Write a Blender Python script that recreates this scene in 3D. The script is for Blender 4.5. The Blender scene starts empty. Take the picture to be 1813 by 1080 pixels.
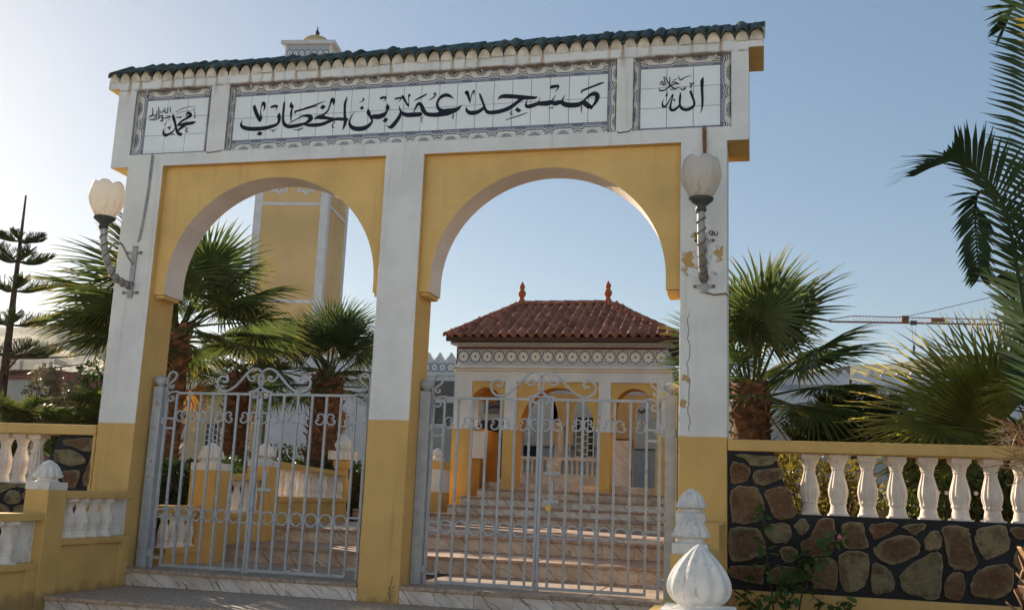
import bpy, bmesh, math, random
from mathutils import Vector, Matrix
random.seed(7)
rad = math.radians
scene = bpy.context.scene
COL = scene.collection
# ------------------------------------------------------------------ camera
FPX = 1770.0
YAW, PITCH, ROLL = rad(14.1926), rad(10.7153), rad(-2.3087)
CAM = Vector((3.5196, -9.0, 0.865))
RM = Matrix.Rotation(YAW, 3, 'Z') @ Matrix.Rotation(PITCH, 3, 'X') @ Matrix.Rotation(ROLL, 3, 'Y')
cam_d = bpy.data.cameras.new('camera')
cam = bpy.data.objects.new('camera', cam_d)
COL.objects.link(cam)
cam_d.sensor_width = 36.0
cam_d.lens = FPX / 1813.0 * 36.0
cam_d.clip_start = 0.05
cam_d.clip_end = 6000.0
_r, _f, _u = RM.col[0], RM.col[1], RM.col[2]
cam.matrix_world = Matrix(((_r[0], _u[0], -_f[0], CAM[0]), (_r[1], _u[1], -_f[1], CAM[1]), (_r[2], _u[2], -_f[2], CAM[2]), (0, 0, 0, 1)))
scene.camera = cam
# ------------------------------------------------------------------ light
SUN_AZ = rad(-50.0)      # from +Y, negative = towards -X
SUN_EL = rad(19.5)
world = bpy.data.worlds.new('World')
scene.world = world
world.use_nodes = True
wn = world.node_tree
wn.nodes.clear()
sky = wn.nodes.new('ShaderNodeTexSky')
sky.sky_type = 'NISHITA'
sky.sun_disc = False
sky.sun_elevation = SUN_EL
sky.sun_rotation = SUN_AZ
sky.air_density = 1.0
sky.dust_density = 0.3
sky.ozone_density = 1.7
bg = wn.nodes.new('ShaderNodeBackground')
bg.inputs['Strength'].default_value = 0.0775
wo = wn.nodes.new('ShaderNodeOutputWorld')
tone = wn.nodes.new('ShaderNodeGamma')      # one soft contrast curve over the whole sky
tone.inputs['Gamma'].default_value = 0.60
wn.links.new(sky.outputs[0], tone.inputs['Color'])
sat = wn.nodes.new('ShaderNodeHueSaturation')
sat.inputs['Saturation'].default_value = 1.28
sat.inputs['Value'].default_value = 1.03
wn.links.new(tone.outputs[0], sat.inputs['Color'])
wn.links.new(sat.outputs[0], bg.inputs['Color'])
wn.links.new(bg.outputs[0], wo.inputs['Surface'])
sd = bpy.data.lights.new('sun', 'SUN')
sd.energy = 4.2
sd.angle = rad(0.53)
sd.color = (1.0, 0.84, 0.64)
sun = bpy.data.objects.new('sun', sd)
COL.objects.link(sun)
_sdir = Vector((math.sin(SUN_AZ) * math.cos(SUN_EL), math.cos(SUN_AZ) * math.cos(SUN_EL), math.sin(SUN_EL)))
sun.rotation_euler = _sdir.to_track_quat('Z', 'Y').to_euler()
sun.location = _sdir * 50
vs = scene.view_settings
vs.view_transform = 'Standard'
vs.look = 'None'
vs.exposure = 1.50
vs.gamma = 1.0
vs.use_curve_mapping = False


def ray(x, y):
    return RM @ Vector(((x - 906.5) / FPX, 1.0, -(y - 540.0) / FPX))


def at(x, y, Y):
    """photo pixel -> the point of the vertical plane at depth Y (used to read sizes off the photograph)"""
    d = ray(x, y)
    return CAM + d * ((Y - CAM[1]) / d[1])


# ------------------------------------------------------------------ materials
class G:
    def __init__(s, name, rough=0.8, spec=0.3):
        s.m = bpy.data.materials.new(name)
        s.m.use_nodes = True
        s.t = s.m.node_tree
        s.b = s.t.nodes['Principled BSDF']
        s.b.inputs['Roughness'].default_value = rough
        s.b.inputs['Specular IOR Level'].default_value = spec

    def put(s, sock, v):
        if isinstance(v, bpy.types.Node):
            s.t.links.new(v.outputs[0], sock)
        elif isinstance(v, bpy.types.NodeSocket):
            s.t.links.new(v, sock)
        elif isinstance(v, (tuple, list)) and len(v) == 3 and sock.type == 'RGBA':
            sock.default_value = (*v, 1)
        else:
            sock.default_value = v

    def n(s, typ, props=None, **ins):
        nd = s.t.nodes.new('ShaderNode' + typ)
        for k, v in (props or {}).items():
            setattr(nd, k, v)
        for k, v in ins.items():
            if k[0] == 'i' and k[1:].isdigit():
                s.put(nd.inputs[int(k[1:])], v)
            else:
                s.put(nd.inputs[k.replace('_', ' ')], v)
        return nd

    def pos(s):
        return s.n('NewGeometry').outputs['Position']

    def obj(s):
        return s.n('TexCoord').outputs['Object']

    def uv(s):
        return s.n('TexCoord').outputs['UV']

    def rnd(s):
        return s.n('ObjectInfo').outputs['Random']

    def noise(s, scale, detail=4, vec=None, rough=0.55):
        return s.n('TexNoise', Vector=vec if vec is not None else s.pos(), Scale=scale, Detail=detail, Roughness=rough).outputs[0]

    def vmul(s, v, xyz):
        return s.n('VectorMath', {'operation': 'MULTIPLY'}, i0=v, i1=xyz).outputs[0]

    def vadd(s, v, xyz):
        return s.n('VectorMath', {'operation': 'ADD'}, i0=v, i1=xyz).outputs[0]

    def ma(s, op, a, b=0.0, clamp=False):
        return s.n('Math', {'operation': op, 'use_clamp': clamp}, i0=a, i1=b).outputs[0]

    def sep(s, v):
        return s.n('SeparateXYZ', Vector=v).outputs

    def step(s, v, lo, hi):
        nd = s.n('MapRange', {'interpolation_type': 'SMOOTHSTEP'})
        s.put(nd.inputs[0], v)
        s.put(nd.inputs[1], lo)
        s.put(nd.inputs[2], hi)
        return nd.outputs[0]

    def mix(s, f, a, b):
        nd = s.n('Mix', {'data_type': 'RGBA'})
        s.put(nd.inputs[0], f)
        s.put(nd.inputs[6], a)
        s.put(nd.inputs[7], b)
        return nd.outputs[2]

    def bump(s, h, st=0.3, dist=0.01):
        nd = s.n('Bump', Height=h, Strength=st, Distance=dist)
        s.t.links.new(nd.outputs[0], s.b.inputs['Normal'])

    def col(s, c):
        s.put(s.b.inputs['Base Color'], c)
        return s

    def box(s, p, x0, x1, z0, z1, soft=0.03):
        q = s.sep(p)
        a = s.ma('MULTIPLY', s.step(q[0], x0 - soft, x0 + soft), s.step(q[0], x1 + soft, x1 - soft))
        b = s.ma('MULTIPLY', s.step(q[2], z0 - soft, z0 + soft), s.step(q[2], z1 + soft, z1 - soft))
        return s.ma('MULTIPLY', a, b)


MAT = {}


def simple(name, col, rough=0.8, var=0.12, sc=8.0, bump=0.0, bs=60.0, metal=0.0, spec=0.3, bd=0.004, rv=0.0):
    g = G(name, rough, spec)
    a = tuple(max(0.0, c * (1 - var)) for c in col)
    b = tuple(min(1.0, c * (1 + var)) for c in col)
    f = g.noise(sc, 5)
    c = g.mix(g.step(f, 0.3, 0.7), a, b)
    if rv:
        r = g.rnd()
        h = g.n('HueSaturation', Hue=0.5, Saturation=1.0, Value=g.ma('ADD', g.ma('MULTIPLY', r, 2 * rv), 1 - rv), Color=c)
        c = h.outputs[0]
    g.col(c)
    g.b.inputs['Metallic'].default_value = metal
    if bump:
        g.bump(g.noise(bs, 4), bump, bd)
    MAT[name] = g.m
    return g.m


WHITE = (0.75, 0.77, 0.755)
OCHRE = (0.66, 0.44, 0.165)


def stucco(name, base, streak=0.0, peel=False, dirt=0.25, rust=False, split=None, grime=False):
    g = G(name, 0.9, 0.15)
    p = g.pos()
    if split is not None:      # two coats of paint meeting at a hand-cut line
        zz = g.ma('ADD', g.sep(p)[2], g.ma('MULTIPLY', g.ma('SUBTRACT', g.noise(4.5, 4), 0.5), 0.022))
        base = g.mix(g.step(zz, split - 0.003, split + 0.003), OCHRE, base)

    def shade(k):
        if isinstance(base, tuple):
            return tuple(v * k for v in base)
        nd = g.n('VectorMath', {'operation': 'SCALE'}, i0=base)
        nd.inputs['Scale'].default_value = k
        return nd.outputs[0]
    c = g.mix(g.step(g.noise(2.2, 5), 0.35, 0.7), base, shade(0.86))
    c = g.mix(g.ma('MULTIPLY', g.step(g.noise(0.9, 6, g.vmul(p, (1.0, 1.0, 0.6)), 0.68), 0.50, 0.72), 0.28), c, shade(0.64))
    fine = g.noise(38, 3)
    c = g.mix(g.ma('MULTIPLY', g.step(fine, 0.55, 0.8), 0.25), c, shade(0.74))
    if grime:                  # splashed dirt along the foot
        zg = g.ma('ADD', g.sep(p)[2], g.ma('MULTIPLY', g.noise(7, 5), 0.30))
        c = g.mix(g.ma('MULTIPLY', g.step(zg, 0.08, -0.06), 0.5), c, (0.13, 0.10, 0.065))
        c = g.mix(g.ma('MULTIPLY', g.step(g.noise(3.2, 7, None, 0.7), 0.58, 0.68), 0.22), c, (0.78, 0.62, 0.34))
    # vertical dirt runs
    run = g.noise(1.0, 4, g.vmul(p, (9.0, 9.0, 0.55)))
    c = g.mix(g.ma('MULTIPLY', g.step(run, 0.56, 0.78), dirt), c, (0.20, 0.135, 0.07))
    if rust:
        z = g.sep(p)[2]
        x = g.sep(p)[0]
        # drips under every tile joint, each of its own strength
        xs_ = g.ma('DIVIDE', g.ma('ADD', x, 3.44), 7.01 / 53)
        cell = g.ma('FLOOR', g.ma('ADD', xs_, 0.5))
        rndc = g.n('TexWhiteNoise', {'noise_dimensions': '1D'}, W=cell).outputs['Value']
        wob = g.ma('MULTIPLY', g.ma('SUBTRACT', g.noise(9, 3), 0.5), 0.30)
        ph = g.ma('ABSOLUTE', g.ma('SUBTRACT', g.ma('ADD', xs_, wob), cell))
        top = g.ma('DIVIDE', g.ma('SUBTRACT', 5.15, z), 0.22)
        wid = g.ma('ADD', 0.06, g.ma('MULTIPLY', top, 0.26))
        line = g.step(ph, g.ma('ADD', wid, 0.10), 0.0)
        fade = g.ma('MULTIPLY', g.step(top, 1.25, 0.0), g.step(rndc, 0.1, 0.9))
        c = g.mix(g.ma('MULTIPLY', g.ma('MULTIPLY', line, fade), 0.85), c, (0.30, 0.16, 0.065))
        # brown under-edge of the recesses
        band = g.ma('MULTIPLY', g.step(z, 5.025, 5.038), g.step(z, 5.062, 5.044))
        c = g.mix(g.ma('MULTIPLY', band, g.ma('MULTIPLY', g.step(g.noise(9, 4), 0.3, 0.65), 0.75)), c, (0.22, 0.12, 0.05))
    if peel:
        pn = g.noise(6.5, 7, None, 0.65)
        m1 = g.ma('MULTIPLY', g.box(p, 2.80, 3.06, 2.88, 3.28, 0.10), 0.27)
        m2 = g.ma('MULTIPLY', g.box(p, 3.08, 3.23, 2.74, 3.2, 0.10), 0.20)
        m3 = g.ma('MULTIPLY', g.box(p, 2.80, 2.9, 1.66, 2.0, 0.06), 0.30)
        m = g.ma('ADD', g.ma('ADD', m1, m2), m3)
        k = g.step(g.ma('ADD', pn, m), 0.755, 0.77)
        c = g.mix(k, c, (0.50, 0.33, 0.13))
        edge = g.ma('MULTIPLY', g.step(g.ma('ADD', pn, m), 0.735, 0.755), g.ma('SUBTRACT', 1.0, k))
        c = g.mix(g.ma('MULTIPLY', edge, 0.5), c, (0.2, 0.17, 0.13))
        # a long crack
        q = g.sep(p)
        cx = g.ma('ADD', 2.90, g.ma('MULTIPLY', g.ma('SUBTRACT', g.noise(3.1, 5, g.vmul(p, (0, 0, 1))), 0.5), 0.22))
        dl = g.ma('ABSOLUTE', g.ma('SUBTRACT', q[0], cx))
        ln = g.ma('MULTIPLY', g.step(dl, 0.006, 0.002), g.ma('MULTIPLY', g.step(q[2], 1.45, 1.5), g.step(q[2], 2.6, 2.45)))
        c = g.mix(g.ma('MULTIPLY', ln, 0.8), c, (0.06, 0.05, 0.04))
    # dark specks
    sp = g.n('TexVoronoi', Vector=p, Scale=7.0).outputs['Distance']
    c = g.mix(g.ma('MULTIPLY', g.step(sp, 0.05, 0.025), 0.4), c, (0.09, 0.075, 0.06))
    g.col(c)
    h = g.ma('ADD', g.noise(120, 3), g.ma('MULTIPLY', g.noise(22, 3), 1.1))
    h = g.ma('ADD', h, g.ma('MULTIPLY', g.noise(5, 3), 1.5))
    g.bump(h, 0.6, 0.008)
    MAT[name] = g.m
    return g.m


stucco('white_stucco', WHITE, dirt=0.30, rust=True, peel=True)
for _k, _z in (('pier_paint_l', 1.425), ('pier_paint_m', 1.515), ('pier_paint_r', 1.43)):
    stucco(_k, WHITE, dirt=0.26, peel=_k[-1] == 'r', split=_z, grime=True)
stucco('yellow_stucco', OCHRE, dirt=0.22, grime=True)
stucco('ochre_brightened', (0.745, 0.515, 0.205), dirt=0.26)  # pier ochre with extra brightness put into the colour to offset recess shade
stucco('intrados', (0.78, 0.69, 0.62), dirt=0.10)
stucco('clean_white', (0.74, 0.755, 0.765), dirt=0.06)
stucco('clean_yellow', (0.70, 0.445, 0.155), dirt=0.08)
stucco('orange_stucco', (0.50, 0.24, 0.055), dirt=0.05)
stucco('cream_stucco', (0.62, 0.50, 0.30), dirt=0.06)
simple('minaret_ochre', (0.70, 0.50, 0.245), 0.9, 0.09, 0.5)
stucco('grey_wall', (0.50, 0.50, 0.46), dirt=0.06)
simple('mortar', (0.60, 0.54, 0.44), 0.95, 0.25, 9, 0.6, 45)
simple('green_glaze', (0.048, 0.066, 0.050), 0.6, 0.6, 11, 0.15, 30, spec=0.35, rv=0.4)
simple('ridge_glaze', (0.020, 0.060, 0.042), 0.45, 0.4, 6, spec=0.5, rv=0.3)
simple('red_tile', (0.33, 0.125, 0.072), 0.8, 0.3, 9, 0.3, 40, rv=0.30)
simple('brown_fascia', (0.075, 0.035, 0.026), 0.7, 0.2)
simple('terracotta', (0.42, 0.12, 0.04), 0.7, 0.2)
def iron():
    g = G('iron', 0.5, 0.4)
    c = g.mix(g.step(g.noise(10, 4), 0.3, 0.7), (0.33, 0.365, 0.40), (0.41, 0.445, 0.475))
    c = g.mix(g.ma('MULTIPLY', g.step(g.noise(13, 7, None, 0.68), 0.60, 0.68), 0.75), c, (0.20, 0.105, 0.05))
    c = g.mix(g.ma('MULTIPLY', g.step(g.noise(5, 5, None, 0.7), 0.62, 0.70), 0.55), c, (0.48, 0.47, 0.42))
    g.col(c)
    g.bump(g.noise(70, 4), 0.3, 0.004)
    MAT['iron'] = g.m


iron()
simple('iron_rust', (0.20, 0.10, 0.05), 0.85, 0.3)
simple('galvanised', (0.33, 0.35, 0.36), 0.45, 0.2, 10, spec=0.4, metal=0.3)
simple('dark_metal', (0.06, 0.07, 0.065), 0.6, 0.3)
simple('brass', (0.45, 0.28, 0.07), 0.4, 0.2, metal=0.8)
simple('cable', (0.16, 0.12, 0.09), 0.7, 0.3)
def cast(name, base, dirt):
    g = G(name, 0.85, 0.2)
    c = g.mix(g.step(g.noise(5, 5), 0.35, 0.7), base, tuple(v * 0.84 for v in base))
    hv = g.n('HueSaturation', Hue=0.5, Saturation=1.0, Value=g.ma('ADD', g.ma('MULTIPLY', g.rnd(), 0.16), 0.89), Color=c)
    c = hv.outputs[0]
    c = g.mix(g.ma('MULTIPLY', g.step(g.noise(16, 6, None, 0.7), 0.55, 0.72), dirt), c, (0.20, 0.165, 0.12))
    c = g.mix(g.ma('MULTIPLY', g.step(g.noise(1.0, 4, g.vmul(g.pos(), (26, 26, 3.0))), 0.56, 0.72), dirt), c, (0.24, 0.19, 0.13))
    c = g.mix(g.ma('MULTIPLY', g.step(g.noise(55, 2), 0.66, 0.74), 0.35), c, (0.16, 0.13, 0.10))
    g.col(c)
    g.bump(g.ma('ADD', g.noise(26, 5), g.ma('MULTIPLY', g.noise(90, 3), 0.4)), 0.55, 0.010)
    MAT[name] = g.m


cast('finial_white', (0.76, 0.745, 0.71), 0.45)
cast('baluster_white', (0.76, 0.67, 0.59), 0.25)
cast('baluster_bright', (0.82, 0.77, 0.71), 0.12)
simple('black_joint', (0.008, 0.010, 0.015), 0.6, 0.5, 5, 0.3, 30)
simple('tile_grout', (0.07, 0.07, 0.075), 0.9, 0.2)
simple('ink', (0.008, 0.010, 0.020), 0.35, 0.1)
simple('glaze_white', (0.78, 0.82, 0.83), 0.2, 0.03, 2, spec=0.5, rv=0.03)
simple('tread_stone', (0.36, 0.285, 0.22), 0.75, 0.3, 26, 0.25, 60, rv=0.1)
simple('terrace_floor', (0.38, 0.265, 0.20), 0.7, 0.2, 16, 0.2, 50, rv=0.1)
simple('dark_wood', (0.03, 0.018, 0.014), 0.6, 0.2)
simple('dark_glass', (0.02, 0.025, 0.03), 0.1, 0.1, spec=0.6)
simple('wainscot', (0.30, 0.34, 0.37), 0.3, 0.1, 6)
simple('marble_white', (0.80, 0.80, 0.79), 0.35, 0.12, 12)
simple('grille_white', (0.75, 0.75, 0.73), 0.6, 0.04)
simple('dark_red', (0.16, 0.03, 0.02), 0.6, 0.1)
simple('relief_grey', (0.16, 0.155, 0.14), 0.8, 0.4, 20, 0.6, 30)
simple('trunk_brown', (0.115, 0.060, 0.034), 0.95, 0.45, 9, 0.7, 24, bd=0.02)
simple('boot_brown', (0.20, 0.105, 0.062), 0.9, 0.6, 7, 0.5, 30, bd=0.01)
simple('date_boot', (0.26, 0.15, 0.075), 0.9, 0.5, 6, 0.5, 30, bd=0.01)
simple('fibre', (0.30, 0.19, 0.09), 0.95, 0.3)
simple('pine_trunk', (0.10, 0.062, 0.045), 0.95, 0.3, 9, 0.5, 20, bd=0.02)
simple('soil', (0.15, 0.10, 0.065), 0.95, 0.4, 3, 0.5, 14, bd=0.03)
simple('paving', (0.39, 0.38, 0.36), 0.9, 0.15, 3, 0.3, 40)
simple('brick_red', (0.26, 0.105, 0.075), 0.9, 0.2)
simple('crane_paint', (0.26, 0.13, 0.095), 0.6, 0.2, 0.3)
simple('pink_petal', (0.62, 0.16, 0.24), 0.6, 0.15)
simple('white_petal', (0.75, 0.60, 0.56), 0.6, 0.1)
simple('stem_brown', (0.085, 0.055, 0.035), 0.9, 0.3)


def leafmat(name, col, tip=None, trans=0.35, rough=0.45, tipstart=0.72, spec=0.3):
    g = G(name, rough, spec)
    n = g.noise(3.0, 3)
    c = g.mix(g.step(n, 0.3, 0.7), tuple(v * 0.62 for v in col), tuple(v * 1.35 for v in col))
    r = g.rnd()
    c = g.mix(g.ma('MULTIPLY', r, 0.35), c, (col[0] * 1.5, col[1] * 1.25, col[2] * 0.8))
    if tip:
        v = g.sep(g.uv())[1]
        c = g.mix(g.ma('MULTIPLY', g.step(v, tipstart, 1.0), g.step(g.noise(5.0, 2), 0.3, 0.6)), c, tip)
    g.col(c)
    tr = g.n('BsdfTranslucent')
    hs = g.n('HueSaturation', Hue=0.49, Saturation=1.15, Value=1.7, Color=c)
    g.t.links.new(hs.outputs[0], tr.inputs['Color'])
    mx = g.n('MixShader', Fac=trans)
    g.t.links.new(g.b.outputs[0], mx.inputs[1])
    g.t.links.new(tr.outputs[0], mx.inputs[2])
    g.t.links.new(mx.outputs[0], g.t.nodes['Material Output'].inputs[0])
    MAT[name] = g.m


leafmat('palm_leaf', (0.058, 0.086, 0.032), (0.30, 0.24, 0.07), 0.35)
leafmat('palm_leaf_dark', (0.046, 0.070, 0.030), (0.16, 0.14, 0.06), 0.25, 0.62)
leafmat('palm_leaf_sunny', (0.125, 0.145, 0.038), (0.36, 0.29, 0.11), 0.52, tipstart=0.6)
leafmat('dead_leaf', (0.21, 0.135, 0.055), None, 0.3, 0.8)
leafmat('date_leaf', (0.040, 0.064, 0.034), (0.06, 0.07, 0.03), 0.30, 0.8, spec=0.08)
leafmat('date_leaf_yellow', (0.26, 0.22, 0.055), None, 0.35)
leafmat('pine_leaf', (0.062, 0.084, 0.038), None, 0.12, 0.6)
leafmat('hedge_leaf', (0.040, 0.068, 0.022), None, 0.25)
leafmat('bush_leaf', (0.055, 0.080, 0.024), None, 0.3)
leafmat('shrub_gold', (0.150, 0.130, 0.035), None, 0.35)
leafmat('grey_leaf', (0.125, 0.125, 0.075), None, 0.25)
leafmat('rose_leaf', (0.075, 0.135, 0.045), None, 0.3, 0.35)


def marble(name, base, vein, rust=True):
    g = G(name, 0.35, 0.4)
    o = g.vadd(g.obj(), (0, 0, 0))
    rv = g.rnd()
    off = g.n('CombineXYZ', X=g.ma('MULTIPLY', rv, 7.0), Y=0.0, Z=g.ma('MULTIPLY', rv, 3.0))
    v = g.n('VectorMath', {'operation': 'ADD'}, i0=g.pos(), i1=off.outputs[0]).outputs[0]
    w = g.noise(3.0, 5, v)
    vv = g.n('VectorMath', {'operation': 'SCALE'}, i0=g.n('TexNoise', Vector=v, Scale=4.0, Detail=4.0).outputs[1])
    vv.inputs['Scale'].default_value = 0.13
    v2 = g.n('VectorMath', {'operation': 'ADD'}, i0=v, i1=vv.outputs[0]).outputs[0]
    q = g.sep(v2)
    t = g.ma('ADD', g.ma('MULTIPLY', q[0], 3.6), g.ma('MULTIPLY', q[2], 3.4))
    l1 = g.ma('ABSOLUTE', g.ma('SUBTRACT', g.ma('FRACT', t), 0.5))
    t2 = g.ma('ADD', g.ma('MULTIPLY', q[0], 4.3), g.ma('MULTIPLY', q[2], 7.6))
    l2 = g.ma('ABSOLUTE', g.ma('SUBTRACT', g.ma('FRACT', t2), 0.5))
    c = g.mix(g.step(w, 0.35, 0.65), base, (base[0] * 0.72, base[1] * 0.66, base[2] * 0.62))
    c = g.mix(g.ma('MULTIPLY', g.step(l2, 0.07, 0.0), 0.6), c, tuple(k * 1.4 for k in vein))
    c = g.mix(g.ma('MULTIPLY', g.ma('MULTIPLY', g.step(l1, 0.05, 0.008), g.step(g.noise(5, 3), 0.38, 0.58)), 0.9), c, vein)
    # rust run on a few slabs
    rn = g.noise(1.3, 3, g.vmul(g.pos(), (1.6, 0.4, 0.12)))
    if rust:
        c = g.mix(g.ma('MULTIPLY', g.step(rn, 0.63, 0.74), 0.55), c, (0.30, 0.14, 0.03))
    g.col(c)
    MAT[name] = g.m


marble('marble_riser', (0.68, 0.67, 0.65), (0.15, 0.10, 0.08))
marble('marble_riser_warm', (0.60, 0.52, 0.45), (0.17, 0.10, 0.07))
marble('marble_pillar', (0.78, 0.80, 0.82), (0.30, 0.29, 0.29), False)


def stone():
    g = G('wall_stone', 0.85, 0.25)
    r = g.rnd()
    rp = g.n('ValToRGB', Fac=r)
    e = rp.color_ramp.elements
    e[0].position, e[0].color = 0.0, (0.27, 0.22, 0.115, 1)
    e[1].position, e[1].color = 1.0, (0.31, 0.215, 0.115, 1)
    for p_, c_ in ((0.3, (0.21, 0.19, 0.105, 1)), (0.55, (0.225, 0.120, 0.058, 1)), (0.8, (0.25, 0.22, 0.125, 1))):
        k = e.new(p_)
        k.color = c_
    n1 = g.noise(9, 6)
    c = g.mix(g.ma('MULTIPLY', g.step(n1, 0.42, 0.68), 0.8), rp.outputs[0], (0.085, 0.045, 0.026))
    vv_ = g.sep(g.uv())[1]
    cen = g.ma('MULTIPLY', g.step(g.ma('ADD', vv_, g.ma('MULTIPLY', g.ma('SUBTRACT', g.noise(6, 5), 0.5), 1.5)), 0.75, 0.35), g.ma('MULTIPLY', g.step(r, 0.25, 0.7), 0.75))
    c = g.mix(cen, c, (0.105, 0.050, 0.028))
    n2 = g.noise(24, 5)
    c = g.mix(g.ma('MULTIPLY', g.step(n2, 0.52, 0.75), 0.45), c, (0.32, 0.25, 0.14))
    # pale unpainted rim along the joint
    v = g.sep(g.uv())[1]
    rim = g.ma('MULTIPLY', g.step(g.ma('ADD', v, g.ma('MULTIPLY', g.ma('SUBTRACT', g.noise(22, 3), 0.5), 0.5)), 0.70, 0.95), 0.75)
    c = g.mix(rim, c, (0.44, 0.36, 0.24))
    g.col(c)
    c = g.mix(g.ma('MULTIPLY', g.step(g.noise(48, 6, None, 0.75), 0.54, 0.66), 0.55), c, (0.05, 0.036, 0.024))
    c = g.mix(g.ma('MULTIPLY', g.step(g.noise(33, 6, None, 0.75), 0.58, 0.68), 0.5), c, (0.40, 0.34, 0.23))
    g.col(c)
    g.bump(g.ma('ADD', g.noise(14, 6), g.ma('MULTIPLY', g.noise(60, 4), 0.7)), 1.0, 0.03)
    MAT['wall_stone'] = g.m


stone()


def border_mat():
    g = G('border_print', 0.2, 0.5)
    u, v, _ = g.sep(g.uv())
    base = (0.72, 0.71, 0.66)
    ink = (0.035, 0.042, 0.085)
    n = g.noise(150, 2)
    nn = g.step(n, 0.30, 0.42)
    du = g.ma('MULTIPLY', g.ma('ABSOLUTE', g.ma('SUBTRACT', u, 0.5)), 2.2)
    dv = g.ma('SUBTRACT', 1.0, v)
    r = g.ma('SQRT', g.ma('ADD', g.ma('POWER', du, 2), g.ma('POWER', dv, 2)))
    th = g.ma('ARCTAN2', dv, du)
    pet = g.ma('MAXIMUM', g.step(g.ma('SINE', g.ma('MULTIPLY', th, 15.0)), -0.2, 0.3), g.step(g.ma('SINE', g.ma('MULTIPLY', r, 46)), 0.2, 0.6))
    fl = g.ma('MULTIPLY', g.ma('MULTIPLY', pet, g.step(r, 0.50, 0.44)), nn)
    core = g.step(r, 0.17, 0.12)
    e = g.ma('MINIMUM', u, g.ma('SUBTRACT', 1.0, u))
    fcv = g.ma('ADD', 0.33, g.ma('MULTIPLY', 0.62, g.step(e, 0.23, 0.04)))
    ring = g.step(g.ma('ABSOLUTE', g.ma('SUBTRACT', v, fcv)), 0.06, 0.03)
    cu = g.ma('MULTIPLY', e, 2.4)
    cv = g.ma('SUBTRACT', v, 0.26)
    cr = g.ma('SQRT', g.ma('ADD', g.ma('POWER', cu, 2), g.ma('POWER', cv, 2)))
    ct = g.ma('ARCTAN2', cv, cu)
    leaf = g.ma('MULTIPLY', g.step(cr, 0.52, 0.44), g.step(g.ma('SINE', g.ma('ADD', g.ma('MULTIPLY', ct, 8.0), g.ma('MULTIPLY', cr, 26))), -0.3, 0.2))
    speck = g.ma('MULTIPLY', g.step(g.noise(95, 2), 0.56, 0.62), 0.7)
    leaf = g.ma('MAXIMUM', leaf, speck)
    # inner rope band
    b1 = g.step(g.ma('ABSOLUTE', g.ma('SUBTRACT', v, 0.03)), 0.032, 0.015)
    b2 = g.step(g.ma('ABSOLUTE', g.ma('SUBTRACT', v, 0.215)), 0.03, 0.012)
    wv = g.ma('MULTIPLY', g.ma('SINE', g.ma('MULTIPLY', u, 44.0)), 0.04)
    b3 = g.step(g.ma('ABSOLUTE', g.ma('SUBTRACT', g.ma('SUBTRACT', v, 0.12), wv)), 0.05, 0.02)
    m = g.ma('MAXIMUM', g.ma('MAXIMUM', fl, core), g.ma('MAXIMUM', ring, leaf))
    mb = g.ma('MULTIPLY', g.ma('MAXIMUM', g.ma('MAXIMUM', b1, b2), b3), 0.85)
    c = g.mix(g.ma('MULTIPLY', g.step(v, 0.24, 0.22), 0.75), base, (0.36, 0.39, 0.48))
    c = g.mix(g.ma('MULTIPLY', m, 0.9), c, ink)
    c = g.mix(mb, c, (0.085, 0.10, 0.17))
    g.col(c)
    MAT['border_print'] = g.m


border_mat()


def star_mat():
    g = G('star_print', 0.25, 0.5)
    u, v, _ = g.sep(g.uv())
    x = g.ma('ABSOLUTE', g.ma('SUBTRACT', u, 0.5))
    y = g.ma('ABSOLUTE', g.ma('SUBTRACT', v, 0.5))
    s1 = g.ma('MAXIMUM', x, y)
    s2 = g.ma('MULTIPLY', g.ma('ADD', x, y), 0.7071)
    s = g.ma('MINIMUM', s1, s2)
    o = g.ma('MAXIMUM', s1, s2)
    c = g.mix(g.step(o, 0.47, 0.44), (0.46, 0.50, 0.55), (0.76, 0.78, 0.78))
    out = g.step(g.ma('ABSOLUTE', g.ma('SUBTRACT', o, 0.44)), 0.03, 0.012)
    c = g.mix(out, c, (0.20, 0.24, 0.33))
    st = g.step(g.ma('ABSOLUTE', g.ma('SUBTRACT', s, 0.36)), 0.045, 0.028)
    c = g.mix(st, c, (0.04, 0.055, 0.12))
    st2 = g.step(g.ma('ABSOLUTE', g.ma('SUBTRACT', s, 0.23)), 0.03, 0.012)
    c = g.mix(g.ma('MULTIPLY', st2, 0.7), c, (0.25, 0.29, 0.38))
    c = g.mix(g.step(o, 0.11, 0.08), c, (0.05, 0.06, 0.13))
    g.col(c)
    MAT['star_print'] = g.m


star_mat()


def globe_mat():
    g = G('lamp_glass', 0.35, 0.4)
    n = g.noise(1.0, 3, g.vmul(g.pos(), (30, 30, 1.2)))
    z = g.sep(g.obj())[2]
    c = g.mix(g.ma('MULTIPLY', g.step(n, 0.45, 0.75), g.step(z, 0.28, 0.0)), (0.80, 0.76, 0.70), (0.60, 0.45, 0.28))
    g.col(c)
    tr = g.n('BsdfTranslucent')
    g.t.links.new(c, tr.inputs['Color'])
    mx = g.n('MixShader', Fac=0.5)
    g.t.links.new(g.b.outputs[0], mx.inputs[1])
    g.t.links.new(tr.outputs[0], mx.inputs[2])
    g.t.links.new(mx.outputs[0], g.t.nodes['Material Output'].inputs[0])
    MAT['lamp_glass'] = g.m


globe_mat()


def hill_mat():
    g = G('hill_scrub', 0.95, 0.1)
    n = g.noise(0.02, 8)
    c = g.mix(g.step(n, 0.4, 0.62), (0.20, 0.185, 0.12), (0.10, 0.11, 0.07))
    g.col(c)
    MAT['hill_scrub'] = g.m


hill_mat()

# ------------------------------------------------------------------ mesh helpers
WLOC = {}


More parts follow.
